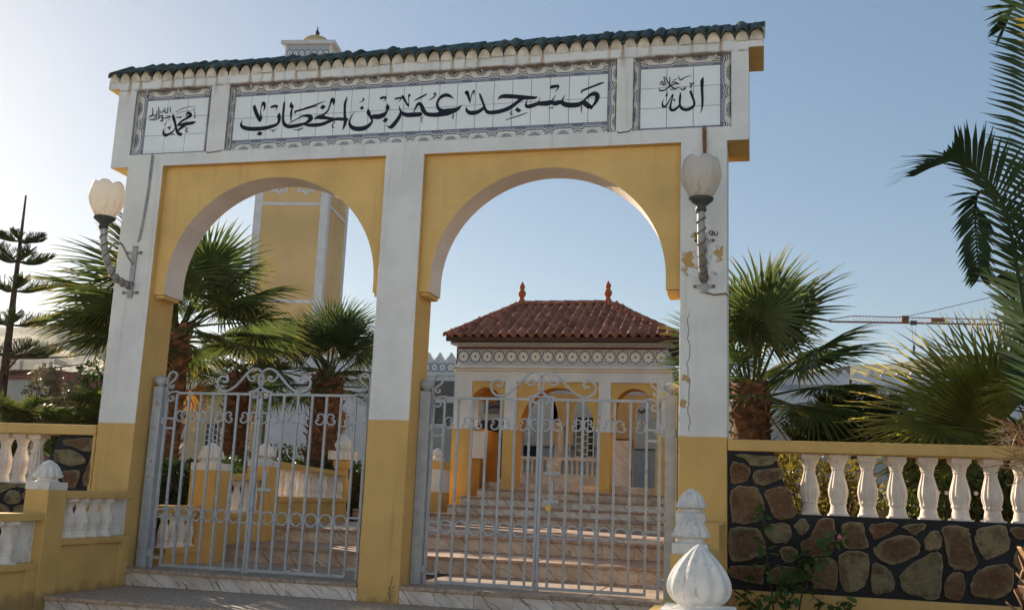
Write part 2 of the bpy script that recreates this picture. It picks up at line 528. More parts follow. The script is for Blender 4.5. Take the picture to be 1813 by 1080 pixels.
class MB:
    def __init__(s):
        s.v, s.f, s.m, s.uv = [], [], [], {}

    def face(s, pts, mi=0, uv=None):
        i = len(s.v)
        s.v += [tuple(p) for p in pts]
        if uv:
            s.uv[len(s.f)] = uv
        s.f.append(tuple(range(i, i + len(pts))))
        s.m.append(mi)

    def box(s, x0, x1, y0, y1, z0, z1, mi=0, mis=None):
        i = len(s.v)
        s.v += [(x, y, z) for z in (z0, z1) for y in (y0, y1) for x in (x0, x1)]
        q = [(0, 1, 5, 4), (1, 3, 7, 5), (3, 2, 6, 7), (2, 0, 4, 6), (4, 5, 7, 6), (2, 3, 1, 0)]  # front,right,back,left,top,bottom
        for k, a in enumerate(q):
            s.f.append(tuple(i + j for j in a))
            s.m.append(mis[k] if mis else mi)

    def obox(s, p0, p1, w, z0, z1, mi=0):
        """box along p0->p1 in plan, width w centred, z0/z1 numbers or (start,end)"""
        a, b = Vector(p0), Vector(p1)
        d = (b - a).normalized()
        nrm = Vector((d[1], -d[0])) * (w / 2)
        za = z0 if isinstance(z0, tuple) else (z0, z0)
        zb = z1 if isinstance(z1, tuple) else (z1, z1)
        i = len(s.v)
        for pt, k in ((a, 0), (b, 1)):
            for sg in (1, -1):
                s.v.append((pt[0] + nrm[0] * sg, pt[1] + nrm[1] * sg, za[k]))
                s.v.append((pt[0] + nrm[0] * sg, pt[1] + nrm[1] * sg, zb[k]))
        for q in ((0, 4, 5, 1), (2, 3, 7, 6), (0, 1, 3, 2), (4, 6, 7, 5), (1, 5, 7, 3), (0, 2, 6, 4)):
            s.f.append(tuple(i + j for j in q))
            s.m.append(mi)

    def lathe(s, prof, seg=16, c=(0, 0, 0), mi=0, fl=0, amp=0.0, tw=0.0, sq=None, cap=True):
        i = len(s.v)
        n = len(prof)
        for k, (r, z) in enumerate(prof):
            for j in range(seg):
                a = 2 * math.pi * j / seg
                rr = r
                if fl:
                    rr = r * (1 + amp * math.cos(fl * a + tw * z))
                if sq and sq[k]:
                    rr = r / max(abs(math.cos(a + math.pi / 4 * 0)), abs(math.sin(a))) * (0.5 * sq[k] + (1 - sq[k]) * max(abs(math.cos(a)), abs(math.sin(a)))) * (2 if False else 1) if False else r / max(abs(math.cos(a)), abs(math.sin(a)))
                s.v.append((c[0] + rr * math.cos(a), c[1] + rr * math.sin(a), c[2] + z))
        for k in range(n - 1):
            for j in range(seg):
                j2 = (j + 1) % seg
                s.f.append((i + k * seg + j, i + k * seg + j2, i + (k + 1) * seg + j2, i + (k + 1) * seg + j))
                s.m.append(mi)
        if cap:
            s.f.append(tuple(i + j for j in reversed(range(seg))))
            s.m.append(mi)
            s.f.append(tuple(i + (n - 1) * seg + j for j in range(seg)))
            s.m.append(mi)

    def tube(s, pts, r, seg=6, mi=0, taper=None):
        pts = [Vector(p) for p in pts]
        i = len(s.v)
        n = len(pts)
        up = Vector((0, 0, 1))
        for k, p in enumerate(pts):
            d = (pts[min(k + 1, n - 1)] - pts[max(k - 1, 0)]).normalized()
            a = d.cross(up)
            if a.length < 1e-3:
                a = d.cross(Vector((0, 1, 0)))
            a.normalize()
            b = a.cross(d)
            rr = r[k] if isinstance(r, (list, tuple)) else r
            for j in range(seg):
                t = 2 * math.pi * j / seg
                s.v.append(tuple(p + a * (rr * math.cos(t)) + b * (rr * math.sin(t))))
        for k in range(n - 1):
            for j in range(seg):
                j2 = (j + 1) % seg
                s.f.append((i + k * seg + j, i + k * seg + j2, i + (k + 1) * seg + j2, i + (k + 1) * seg + j))
                s.m.append(mi)
        s.f.append(tuple(i + j for j in reversed(range(seg))))
        s.m.append(mi)
        s.f.append(tuple(i + (n - 1) * seg + j for j in range(seg)))
        s.m.append(mi)

    def bar2d(s, path, t, y0, y1, mi=0):
        """flat bar following a path [(x,z)] in the XZ plane"""
        n = len(path)
        i = len(s.v)
        for k in range(n):
            a = Vector(path[max(k - 1, 0)])
            b = Vector(path[min(k + 1, n - 1)])
            d = (b - a)
            d = d.normalized() if d.length > 1e-9 else Vector((1, 0))
            nr = Vector((-d[1], d[0])) * (t / 2)
            p = Vector(path[k])
            for q, y in ((p + nr, y0), (p - nr, y0), (p - nr, y1), (p + nr, y1)):
                s.v.append((q[0], y, q[1]))
        for k in range(n - 1):
            for j in range(4):
                j2 = (j + 1) % 4
                s.f.append((i + k * 4 + j, i + (k + 1) * 4 + j, i + (k + 1) * 4 + j2, i + k * 4 + j2))
                s.m.append(mi)
        s.f.append((i, i + 1, i + 2, i + 3))
        s.f.append((i + n * 4 - 1, i + n * 4 - 2, i + n * 4 - 3, i + n * 4 - 4))
        s.m += [mi, mi]

    def mesh(s, name, mats, off=Vector((0, 0, 0)), smooth=False):
        me = bpy.data.meshes.new(name)
        me.from_pydata([(v[0] - off[0], v[1] - off[1], v[2] - off[2]) for v in s.v], [], s.f)
        if isinstance(mats, str):
            mats = [mats]
        for m in mats:
            me.materials.append(MAT[m])
        if len(mats) > 1:
            me.polygons.foreach_set('material_index', s.m)
        if s.uv:
            ul = me.uv_layers.new(name='UVMap')
            for fi, uvs in s.uv.items():
                ls = me.polygons[fi].loop_start
                for k, w in enumerate(uvs):
                    ul.data[ls + k].uv = w
        if smooth:
            me.polygons.foreach_set('use_smooth', [True] * len(me.polygons))
        me.update()
        return me

    def build(s, name, mats, parent=None, smooth=False, bevel=0.0, recalc=False, origin=None):
        off = Vector(origin) if origin is not None else (WLOC[parent.name] if parent else Vector((0, 0, 0)))
        me = s.mesh(name, mats, off, smooth)
        if recalc:
            bm = bmesh.new()
            bm.from_mesh(me)
            bmesh.ops.remove_doubles(bm, verts=bm.verts, dist=1e-5)
            bmesh.ops.recalc_face_normals(bm, faces=bm.faces)
            bm.to_mesh(me)
            bm.free()
        o = piece(name, me, parent, off)
        if bevel:
            b = o.modifiers.new('bevel', 'BEVEL')
            b.width = bevel
            b.segments = 2
            b.limit_method = 'ANGLE'
        return o


def piece(name, me, parent=None, loc=(0, 0, 0), rot=None, scale=None):
    """link an object holding mesh me at world position loc"""
    o = bpy.data.objects.new(name, me)
    COL.objects.link(o)
    loc = Vector(loc)
    if parent:
        o.parent = parent
        o.location = loc - WLOC[parent.name]
    else:
        o.location = loc
    WLOC[o.name] = loc
    if rot is not None:
        if isinstance(rot, Matrix):
            o.rotation_euler = rot.to_euler()
        else:
            o.rotation_euler = rot
    if scale is not None:
        o.scale = scale if isinstance(scale, (tuple, list)) else (scale,) * 3
    return o


def tag(o, label=None, cat=None, group=None, kind=None):
    if label:
        o['label'] = label
    if cat:
        o['category'] = cat
    if group:
        o['group'] = group
    if kind:
        o['kind'] = kind
    return o


def thing(name, label, cat, loc=(0, 0, 0), group=None):
    o = bpy.data.objects.new(name, None)
    COL.objects.link(o)
    o.location = loc
    o.empty_display_size = 0.2
    WLOC[o.name] = Vector(loc)
    return tag(o, label, cat, group)


def crom(pts, k=4):
    """Catmull-Rom resampling of a list of tuples"""
    out = []
    n = len(pts)
    for i in range(n - 1):
        p0, p1, p2, p3 = pts[max(i - 1, 0)], pts[i], pts[i + 1], pts[min(i + 2, n - 1)]
        for j in range(k):
            t = j / k
            out.append(tuple(0.5 * (2 * b + (c - a) * t + (2 * a - 5 * b + 4 * c - d) * t * t + (3 * b - a - 3 * c + d) * t ** 3) for a, b, c, d in zip(p0, p1, p2, p3)))
    out.append(tuple(pts[-1]))
    return out


def strokes(mb, lst, ox, oy, sc, Y, dots=(), dy=0.0):
    """pen strokes (x, y, width) measured on an enlarged crop of the photo -> flat print on the plane Y"""
    k0 = 0
    for st in lst:
        Yk = Y - 0.00025 * k0
        k0 += 1
        q = crom([tuple(map(float, p)) for p in st], 5)
        L, Rr = [], []
        n = len(q)
        for i in range(n):
            a, b = q[max(i - 1, 0)], q[min(i + 1, n - 1)]
            dx, dz = b[0] - a[0], b[1] - a[1]
            l = math.hypot(dx, dz) or 1.0
            w = max(q[i][2] * 1.10 + 1.0, 3.0) / 2
            nx, ny = -dz / l * w, dx / l * w
            L.append(at(ox + (q[i][0] + nx) / sc, oy + (q[i][1] + ny) / sc, Yk))
            Rr.append(at(ox + (q[i][0] - nx) / sc, oy + (q[i][1] - ny) / sc, Yk))
        for i in range(n - 1):
            mb.face([L[i], L[i + 1], Rr[i + 1], Rr[i]])
    for d in dots:
        mb.face([at(ox + x / sc, oy + y / sc, Y - 0.00025 * k0) for x, y in d])
        k0 += 1


def rects(mb, x0, x1, z0, z1, holes, y0, y1, mi=0):
    """wall x0..x1, z0..z1 with rectangular holes side by side (x-sorted), thickness y0..y1"""
    x = x0
    for a, b, c, d in holes:
        if a > x:
            mb.box(x, a, y0, y1, z0, z1, mi)
        mb.box(a, b, y0, y1, z0, c, mi)
        mb.box(a, b, y0, y1, d, z1, mi)
        x = b
    mb.box(x, x1, y0, y1, z0, z1, mi)


def arch_pts(cx, cz, a, b, n=28, a0=math.pi, a1=0.0):
    return [(cx + a * math.cos(a0 + (a1 - a0) * i / n), cz + b * math.sin(a0 + (a1 - a0) * i / n)) for i in range(n + 1)]


def arch_wall(mb, x0, x1, zb, zt, arch, y0, y1, mf=0, mi=1, mb_=0, leg_in=0.0):
    """panel x0..x1 up to zt pierced by the open curve arch (left foot to right foot), feet at height zb"""
    pts = [(arch[0][0], zb)] + arch + [(arch[-1][0], zb)]
    n = len(pts)
    top = []
    for i, p in enumerate(pts):
        if i <= 1:
            top.append((x0, p[1]))
        elif i >= n - 2:
            top.append((x1, p[1]))
        else:
            t = (i - 1) / (n - 3)
            # outer boundary runs up the left side, along the top, down the right side
            L1, L2 = zt - arch[0][1], x1 - x0
            tot = 2 * L1 + L2
            d = t * tot
            if d < L1:
                top.append((x0, arch[0][1] + d))
            elif d < L1 + L2:
                top.append((x0 + d - L1, zt))
            else:
                top.append((x1, zt - (d - L1 - L2)))
    # force corners
    def nearest(c):
        return min(range(2, n - 2), key=lambda i: (top[i][0] - c[0]) ** 2 + (top[i][1] - c[1]) ** 2)
    top[nearest((x0, zt))] = (x0, zt)
    top[nearest((x1, zt))] = (x1, zt)
    for i in range(n - 1):
        a, b = pts[i], pts[i + 1]
        c, d = top[i], top[i + 1]
        mb.face([(a[0], y0, a[1]), (b[0], y0, b[1]), (d[0], y0, d[1]), (c[0], y0, c[1])], mf)
        mb.face([(c[0], y1, c[1]), (d[0], y1, d[1]), (b[0], y1, b[1]), (a[0], y1, a[1])], mb_)
        mb.face([(a[0], y0, a[1]), (a[0], y1, a[1]), (b[0], y1, b[1]), (b[0], y0, b[1])], mi)
    for (a, c) in ((pts[0], top[0]), (pts[-1], top[-1])):
        mb.face([(a[0], y0, a[1]), (c[0], y0, c[1]), (c[0], y1, c[1]), (a[0], y1, a[1])], mf)


# ================================================================== GROUND AND STEPS
m = MB()
m.box(-400, 400, -60, -3.7, -0.95, -0.70)
tag(m.build('street', 'paving'), kind='structure')
# unseen houses added behind the camera to bounce sunlight onto the gateway front
for k, (xa, xb, hh, lab) in enumerate(((-22, -6, 6.8, 'added unseen two storey house bouncing sunlight, behind the viewpoint at left'), (-4, 12, 7.6, 'added unseen white house bouncing sunlight, straight behind the viewpoint'), (14, 34, 6.4, 'added unseen long white house bouncing sunlight, behind the viewpoint at right'))):
    hs = thing('house', lab, 'house', ((xa + xb) / 2, -27, -0.7), 'added unseen houses bouncing sunlight')
    m = MB()
    m.box(xa, xb, -36, -27, -0.7, hh)
    m.build('wall', 'clean_white', hs)
    m = MB()
    m.box(xa - 0.15, xb + 0.15, -36.15, -26.85, hh, hh + 0.5)
    m.build('roof', 'clean_white', hs)
    for j in range(int((xb - xa) / 4)):
        for z in (1.0, 4.3):
            m = MB()
            m.box(xa + 1.5 + 4 * j, xa + 2.6 + 4 * j, -26.99, -26.93, z, z + 1.3)
            m.build('window', 'dark_glass', hs)
m = MB()
m.face([(-3000, -400, -1.2), (3000, -400, -1.2), (3000, 3000, -1.2), (-3000, 3000, -1.2)])
tag(m.build('ground', 'soil'), kind='structure')
m = MB()
m.box(3.25, 40, -3.7, 0.0, -0.95, -0.32)
m.box(-40, -2.95, -3.7, 0.0, -0.95, -0.42)
m.box(3.3, 60, 0.46, 60, -0.9, 0.32)
m.box(-80, -2.62, 0.5, 60, -0.9, 0.15)
tag(m.build('garden_soil', 'soil'), kind='structure')

steps = thing('steps', None, None)
tag(steps, kind='structure')
# (front Y, back Y, top z, x0, x1, riser material)
STEPS = [(-3.7, -2.42, -0.50, -2.55, 2.95), (-2.42, -1.18, -0.33, -2.55, 2.95), (-1.18, 0.0, -0.16, -2.55, 2.95),
         (0.0, 1.6, 0.0, -2.66, 2.81), (1.6, 2.79, 0.182, -2.45, 2.9), (2.79, 7.39, 0.363, -2.6, 2.95),
         (7.39, 7.76, 0.515, -3.3, 2.6), (7.76, 8.12, 0.66, -1.72, 2.3), (8.12, 8.5, 0.808, -1.6, 2.1), (8.5, 9.35, 0.95, -1.42, 2.0)]
for k, (ya, yb, zt, xa, xb) in enumerate(STEPS):
    zb = STEPS[k - 1][2] if k else -0.70
    m = MB()
    m.box(xa, xb, ya + 0.03, yb + 0.2, zb - 0.3, zt - 0.035)
    m.build('step_core', 'soil', steps)
    # tread slabs, each a stone of its own with an overhanging nose
    x = xa
    w0 = 0.9 if k < 5 else 1.2
    while x < xb - 0.02:
        w = min(w0 * random.uniform(0.9, 1.1), xb - x)
        if xb - x - w < 0.15:
            w = xb - x
        m = MB()
        dz = random.uniform(-0.002, 0.002)
        segs = [(x + 0.002, x + w - 0.002)]
        if k == 3:     # the threshold is cut round the middle pier
            segs = []
            for a, b in ((x + 0.002, x + w - 0.002),):
                if b <= -0.13 or a >= 0.28:
                    segs.append((a, b))
                else:
                    if a < -0.135:
                        segs.append((a, -0.134))
                    if b > 0.285:
                        segs.append((0.284, b))
        for a, b in segs:
            m.box(a, b, ya - 0.025, yb - (0.0 if k != 3 else 0.0), zt - 0.035, zt + dz)
        if m.f:
            m.build('tread_slab', 'tread_stone' if k in (2, 3) else 'terrace_floor', steps, bevel=0.006)
        x += w
    # marble riser tiles
    x = xa
    tw = 0.37 if k < 7 else 0.33
    x -= random.uniform(0, 0.2)
    while x < xb:
        a, b = max(x, xa) + 0.0015, min(x + tw, xb) - 0.0015
        x += tw
        if b - a < 0.02:
            continue
        if k == 3 and a > -0.13 and b < 0.28:
            continue
        if k == 3:
            if a < 0.28 < b:
                a = 0.283
            elif a < -0.13 < b:
                b = -0.133
        c = ((a + b) / 2, ya + 0.011, (zb + zt - 0.035) / 2)
        m = MB()
        h = (zt - 0.035 - zb) / 2 - 0.001
        hw = (b - a) / 2
        m.box(-hw, hw, -0.008 + random.uniform(0, 0.002), 0.02, -h, h)
        me = m.mesh('riser_tile', 'marble_riser' if k in (2, 3, 7, 8) else 'marble_riser_warm')
        piece('riser_tile', me, steps, c)

# ================================================================== GATEWAY
gw = thing('gateway', 'white and ochre mosque gateway with twin arches under a green tiled top', 'gateway')
ZP = 4.16
DEP = 0.46
for (xa, xb, zs, fl) in ((-3.09, -2.66, 1.425, 'l'), (-0.13, 0.28, 1.515, 'm'), (2.81, 3.232, 1.43, 'r')):
    m = MB()
    side_l, side_r = (0, 1) if fl == 'l' else ((1, 1) if fl == 'm' else (1, 0))
    n = 110
    rows = []
    for k in range(n + 1):
        z = -0.70 + (ZP + 0.70) * k / n
        j = lambda: 0.0 if k == n else random.uniform(-0.0028, 0.0028) - (0.007 * random.random() if random.random() < 0.10 else 0.0)
        e1, e2 = 0.006 - j(), 0.006 - j()
        rows.append([(xa, e1, z), (xa + e1, 0.0, z), (xb - e2, 0.0, z), (xb, e2, z), (xb, DEP, z), (xa, DEP, z)])
    mats = [0, 0, 0, side_r, 1, side_l]
    base = len(m.v)
    for r in rows:
        m.v += r
    for k in range(n):
        for q in range(6):
            q2 = (q + 1) % 6
            m.f.append((base + k * 6 + q, base + k * 6 + q2, base + (k + 1) * 6 + q2, base + (k + 1) * 6 + q))
            m.m.append(mats[q])
    m.build('pier', ['pier_paint_' + fl, 'yellow_stucco'], gw)
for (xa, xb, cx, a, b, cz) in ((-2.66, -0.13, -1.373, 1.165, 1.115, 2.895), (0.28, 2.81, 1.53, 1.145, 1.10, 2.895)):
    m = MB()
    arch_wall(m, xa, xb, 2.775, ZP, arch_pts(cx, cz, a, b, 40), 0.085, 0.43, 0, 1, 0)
    m.build('arch_panel', ['ochre_brightened', 'intrados'], gw)
    # impost lumps at the feet of the arch
    for sx, x in ((1, cx - a), (-1, cx + a)):
        m = MB()
        e = xa if sx > 0 else xb
        x0_, x1_ = (e, x - 0.01) if sx > 0 else (x + 0.01, e)
        m.box(x0_, x1_, 0.10, 0.40, 2.735, 2.775)
        m.build('impost', 'yellow_stucco', gw, bevel=0.012)
# frieze: front frame with three recesses, solid behind
PY = 0.075
m = MB()
FX0, FX1, FZ0, FZ1 = -3.30, 3.43, ZP, 5.07
wm = [0, 0, 0, 0, 0, 1]
m.box(FX0, FX1, PY + 0.012, 0.62, FZ0, FZ1, 0, wm)
m.box(FX0, FX1, 0, PY + 0.012, FZ0, 4.295, 0, wm)
m.box(FX0, FX1, 0, PY + 0.012, 5.04, FZ1, 0)
REC = [(-3.085, -2.165), (-1.955, 2.195), (2.35, 3.272)]
xs = [FX0] + [v for r in REC for v in r] + [FX1]
for k in range(0, 8, 2):
    m.box(xs[k], xs[k + 1], 0, PY + 0.012, 4.295, 5.04, 0)
m.build('frieze', ['white_stucco', 'yellow_stucco'], gw)
m = MB()
m.box(-3.44, 3.57, 0.0, 0.57, 5.07, 5.145, 0, [0, 0, 0, 0, 0, 1])
m.build('cornice', ['white_stucco', 'yellow_stucco'], gw)
# glazed barrel tiles with mortar plugs
m = MB()
sl = (Vector((0, 0.33, 0.15)))
for k in range(9):
    pass
NT = 53
TS = 7.01 / NT


def barrel(r0, r1, L, seg=10, th=0.012):
    mm = MB()
    for y, r in ((0, r0), (L, r1)):
        for rr in (r, r - th):
            for j in range(seg + 1):
                a = math.pi * j / seg
                mm.v.append((rr * math.cos(a), y, rr * math.sin(a)))
    s = seg + 1
    for j in range(seg):
        mm.f.append((j, 2 * s + j, 2 * s + j + 1, j + 1))
        mm.f.append((s + j, s + j + 1, 3 * s + j + 1, 3 * s + j))
        mm.f.append((j, j + 1, s + j + 1, s + j))
        mm.f.append((2 * s + j, 3 * s + j, 3 * s + j + 1, 2 * s + j + 1))
    mm.m = [0] * len(mm.f)
    return mm


bar_me = barrel(0.066, 0.058, 0.38).mesh('roof_tile', 'green_glaze', smooth=False)
plug = MB()
for j in range(10):
    a0, a1 = math.pi * j / 10, math.pi * (j + 1) / 10
    plug.face([(0, 0, 0), (0.058 * math.cos(a0), 0.0, 0.058 * math.sin(a0)), (0.058 * math.cos(a1), 0.0, 0.058 * math.sin(a1))][::-1])
    plug.face([(0.058 * math.cos(a0), 0.0, 0.058 * math.sin(a0)), (0.058 * math.cos(a1), 0, 0.058 * math.sin(a1)), (0.058 * math.cos(a1), 0.08, 0.058 * math.sin(a1)), (0.058 * math.cos(a0), 0.08, 0.058 * math.sin(a0))][::-1])
plug_me = plug.mesh('mortar_plug', 'mortar')
m = MB()
m.box(-3.43, 3.56, 0.03, 0.56, 5.145, 5.19)
m.face([(-3.43, 0.03, 5.19), (3.56, 0.03, 5.19), (3.56, 0.31, 5.385), (-3.43, 0.31, 5.385)])
m.face([(3.56, 0.56, 5.19), (-3.43, 0.56, 5.19), (-3.43, 0.31, 5.385), (3.56, 0.31, 5.385)])
m.face([(3.56, 0.03, 5.19), (3.56, 0.56, 5.19), (3.56, 0.31, 5.385)])
m.face([(-3.43, 0.56, 5.19), (-3.43, 0.03, 5.19), (-3.43, 0.31, 5.385)])
m.build('roof_bed', 'mortar', gw)
for k in range(NT):
    x = -3.44 + TS * (k + 0.5)
    rot = (rad(34 + random.uniform(-2.5, 2.5)), rad(random.uniform(-3, 3)), rad(random.uniform(-3, 3)))
    t = piece('roof_tile', bar_me, gw, (x, -0.03 + random.uniform(-0.014, 0.014), 5.183 + random.uniform(-0.005, 0.005)), rot)
    p = bpy.data.objects.new('mortar_plug', plug_me)
    COL.objects.link(p)
    p.parent = t
    p.rotation_euler = (-rot[0], 0, 0)
    p.location = (0, -0.012 + random.uniform(-0.008, 0.008), -0.052)
    p.scale = (random.uniform(0.97, 1.08), 1, random.uniform(1.75, 2.05))
rid = barrel(0.085, 0.070, 0.22, 8).mesh('ridge_tile', 'ridge_glaze')
x = -3.22
while x + 0.2 < 3.56:
    piece('ridge_tile', rid, gw, (x + 0.2, 0.31, 5.375 + random.uniform(-0.008, 0.008)), (0, rad(random.uniform(-1.5, 1.5)), rad(90 + random.uniform(-1.5, 1.5))))
    x += 0.190
piece('ridge_tile', rid, gw, (3.585, 0.31, 5.378), (0, 0, rad(90)))
m = MB()
m.lathe([(0.002, 0.0), (0.074, 0.0), (0.074, 0.03), (0.002, 0.03)], 16)
m.v = [(3.55 + z, 0.31 + y, 5.375 + x) for x, y, z in m.v]
m.build('mortar_plug', 'mortar', gw)

# sign panels ----------------------------------------------------
glz = {}


def tile_mesh(w, h):
    key = (round(w, 3), round(h, 3))
    if key not in glz:
        mm = MB()
        mm.box(-w / 2 + 0.0026, w / 2 - 0.0026, -0.004, 0.006, -h / 2 + 0.0026, h / 2 - 0.0026)
        glz[key] = mm.mesh('tile', 'glaze_white')
    return glz[key]


def border_tile(L, H):
    key = ('b', round(L, 3), round(H, 3))
    if key not in glz:
        mm = MB()
        w, h = L / 2 - 0.001, H / 2 - 0.001
        mm.box(-w, w, -0.003, 0.006, -h, h)
        mm.uv[0] = [(0, 0), (1, 0), (1, 1), (0, 1)]
        glz[key] = mm.mesh('border_tile', 'border_print')
    return glz[key]


def sign_panel(ox0, ox1, oz0, oz1, ix0, ix1, iz0, iz1, nc, nr, nbx, nbz):
    m = MB()
    m.box(ox0 + 0.003, ox1 - 0.003, PY - 0.002, PY + 0.010, oz0 + 0.003, oz1 - 0.003)
    sp = m.build('sign_panel', 'tile_grout', gw)
    w, h = (ix1 - ix0) / nc, (iz1 - iz0) / nr
    tm = tile_mesh(w, h)
    for i in range(nc):
        for j in range(nr):
            piece('tile', tm, sp, (ix0 + w * (i + 0.5), PY - 0.008, iz0 + h * (j + 0.5)), (rad(random.uniform(-0.3, 0.3)), 0, rad(random.uniform(-0.3, 0.3))))
    # border: v=0 at the inner edge
    lb = (ix1 - ix0) / nbx
    for i in range(nbx):
        xc = ix0 + lb * (i + 0.5)
        if oz1 - iz1 > 0.03:
            piece('border_tile', border_tile(lb, oz1 - iz1), sp, (xc, PY - 0.009, (iz1 + oz1) / 2))
        if iz0 - oz0 > 0.03:
            piece('border_tile', border_tile(lb, iz0 - oz0), sp, (xc, PY - 0.009, (iz0 + oz0) / 2), (0, math.pi, 0))
    hb = (oz1 - oz0) / nbz
    for j in range(nbz):
        zc = oz0 + hb * (j + 0.5)
        if ix0 - ox0 > 0.03:
            piece('border_tile', border_tile(hb, ix0 - ox0), sp, ((ix0 + ox0) / 2, PY - 0.009, zc), (0, -math.pi / 2, 0))
        if ox1 - ix1 > 0.03:
            piece('border_tile', border_tile(hb, ox1 - ix1), sp, ((ix1 + ox1) / 2, PY - 0.009, zc), (0, math.pi / 2, 0))
    return sp


LY = PY - 0.0145
p0, p1 = at(413.4, 250.5, PY), at(1075.8, 216.2, PY)
p2, p3 = at(417.4, 173.6, PY), at(1076.8, 131.4, PY)
sp = sign_panel(-1.952, 2.192, 4.298, 5.037, (p0.x + p2.x) / 2, (p1.x + p3.x) / 2, (p0.z + p1.z) / 2, (p2.z + p3.z) / 2, 21, 2, 14, 3)
mb = MB()
A = [[(505, 350, 4), (497, 400, 55), (525, 490, 58), (560, 570, 58), (580, 655, 8)],
     [(585, 650, 20), (610, 590, 38), (605, 500, 16), (610, 420, 12), (630, 350, 26), (655, 325, 52), (672, 370, 40), (668, 420, 22), (650, 470, 4)],
     [(775, 415, 6), (795, 393, 32), (840, 380, 42), (885, 374, 34), (885, 400, 18), (870, 440, 8), (850, 460, 3)],
     [(290, 615, 3), (270, 660, 18), (265, 710, 42), (305, 748, 60), (400, 770, 64), (550, 772, 64), (700, 755, 58), (830, 718, 50), (895, 685, 38), (925, 620, 46), (922, 550, 56), (935, 490, 4)],
     [(1025, 290, 6), (1012, 340, 30), (1003, 430, 34), (993, 540, 34), (995, 630, 42), (1025, 700, 60), (1090, 732, 58), (1180, 724, 58), (1300, 700, 50), (1390, 668, 34), (1455, 620, 62), (1475, 570, 70), (1420, 545, 52), (1340, 550, 26), (1250, 592, 16), (1160, 640, 14), (1085, 688, 8)],
     [(1140, 300, 3), (1132, 350, 40), (1143, 385, 70), (1148, 425, 22), (1135, 480, 34), (1130, 560, 28), (1130, 640, 12)],
     [(1208, 515, 3), (1200, 482, 25), (1230, 463, 28), (1360, 428, 28), (1480, 393, 26), (1571, 368, 22)],
     [(760, 790, 5), (810, 798, 14), (850, 790, 10), (882, 768, 4)], [(815, 822, 18), (833, 822, 18)],
     [(1170, 780, 5), (1230, 792, 12), (1300, 775, 16), (1340, 752, 12)]]
strokes(mb, A, 400, 150, 9.819, LY, [[(530, 870), (595, 893), (640, 840), (575, 815)]])
B = [[(-5, 418, 28), (120, 378, 22), (240, 335, 18), (360, 285, 4)],
     [(-30, 690, 30), (80, 708, 52), (200, 705, 58), (300, 690, 55), (400, 650, 50), (480, 618, 45), (560, 600, 48), (660, 605, 52), (748, 608, 42)],
     [(150, 610, 4), (200, 580, 40), (270, 567, 75), (340, 577, 58), (420, 590, 46), (500, 597, 40)],
     [(270, 550, 30), (350, 505, 30), (400, 450, 22), (430, 370, 24), (450, 310, 30), (480, 270, 72), (500, 310, 42), (485, 360, 4)],
     [(732, 208, 4), (715, 270, 28), (695, 340, 38), (690, 450, 38), (692, 550, 42), (700, 640, 50), (685, 710, 40), (650, 800, 4)],
     [(505, 645, 8), (515, 660, 12), (490, 680, 10), (470, 720, 16), (490, 750, 14), (520, 740, 4)],
     [(875, 460, 3), (830, 520, 10), (790, 590, 20), (772, 650, 28), (785, 710, 52), (840, 758, 66), (930, 772, 72), (1030, 758, 68), (1110, 712, 50), (1155, 660, 34), (1165, 620, 30), (1130, 550, 42), (1105, 490, 62), (1098, 415, 4)],
     [(1150, 570, 45), (1200, 560, 72), (1280, 560, 76), (1350, 535, 70), (1400, 500, 46), (1428, 455, 26), (1438, 400, 58), (1435, 335, 6)],
     [(940, 310, 5), (985, 295, 12), (1020, 270, 16), (1012, 242, 16), (1000, 262, 10)],
     [(1300, 255, 10), (1330, 235, 36), (1390, 222, 30), (1400, 240, 22), (1385, 270, 10), (1360, 300, 3)]]
strokes(mb, B, 540, 150, 9.819, LY, [[(258, 405), (305, 440), (362, 380), (305, 350)], [(950, 415), (988, 447), (1025, 405), (990, 370)], [(1348, 640), (1405, 660), (1448, 600), (1390, 575)]])
Cc = [[(185, 370, 4), (200, 350, 26), (290, 330, 28), (280, 370, 12), (240, 410, 3)],
      [(312, 290, 30), (335, 330, 46), (370, 390, 32), (405, 450, 32), (430, 488, 8)],
      [(425, 480, 20), (430, 410, 10), (425, 340, 12), (440, 275, 30), (455, 310, 10)],
      [(258, 465, 4), (275, 530, 24), (290, 580, 36), (275, 640, 50), (240, 700, 56), (190, 770, 62), (130, 832, 60), (95, 840, 40), (60, 822, 12), (20, 818, 3)],
      [(280, 550, 25), (320, 600, 56), (400, 628, 68), (500, 625, 72), (600, 620, 70), (660, 605, 50)],
      [(510, 590, 12), (540, 520, 22), (580, 450, 40), (620, 430, 48), (655, 480, 60), (690, 560, 65), (740, 610, 62), (820, 625, 66), (920, 625, 70), (1000, 605, 88), (1090, 580, 110), (1180, 560, 86), (1260, 530, 60), (1310, 500, 36), (1345, 450, 4)],
      [(1215, 350, 4), (1170, 315, 28), (1120, 290, 50), (1060, 285, 55), (1000, 310, 50), (950, 360, 35), (920, 430, 32), (935, 500, 46), (980, 545, 60), (1050, 570, 70)],
      [(520, 385, 8), (600, 340, 24), (690, 295, 24), (745, 262, 14)],
      [(775, 368, 4), (830, 345, 16), (885, 300, 18), (900, 265, 16), (880, 245, 16), (865, 270, 14), (890, 290, 12)],
      [(665, 785, 3), (655, 720, 12), (655, 680, 14), (680, 660, 12)],
      [(1215, 615, 8), (1190, 632, 10), (1215, 645, 8), (1180, 675, 12), (1215, 690, 10)]]
strokes(mb, Cc, 680, 140, 9.819, LY)
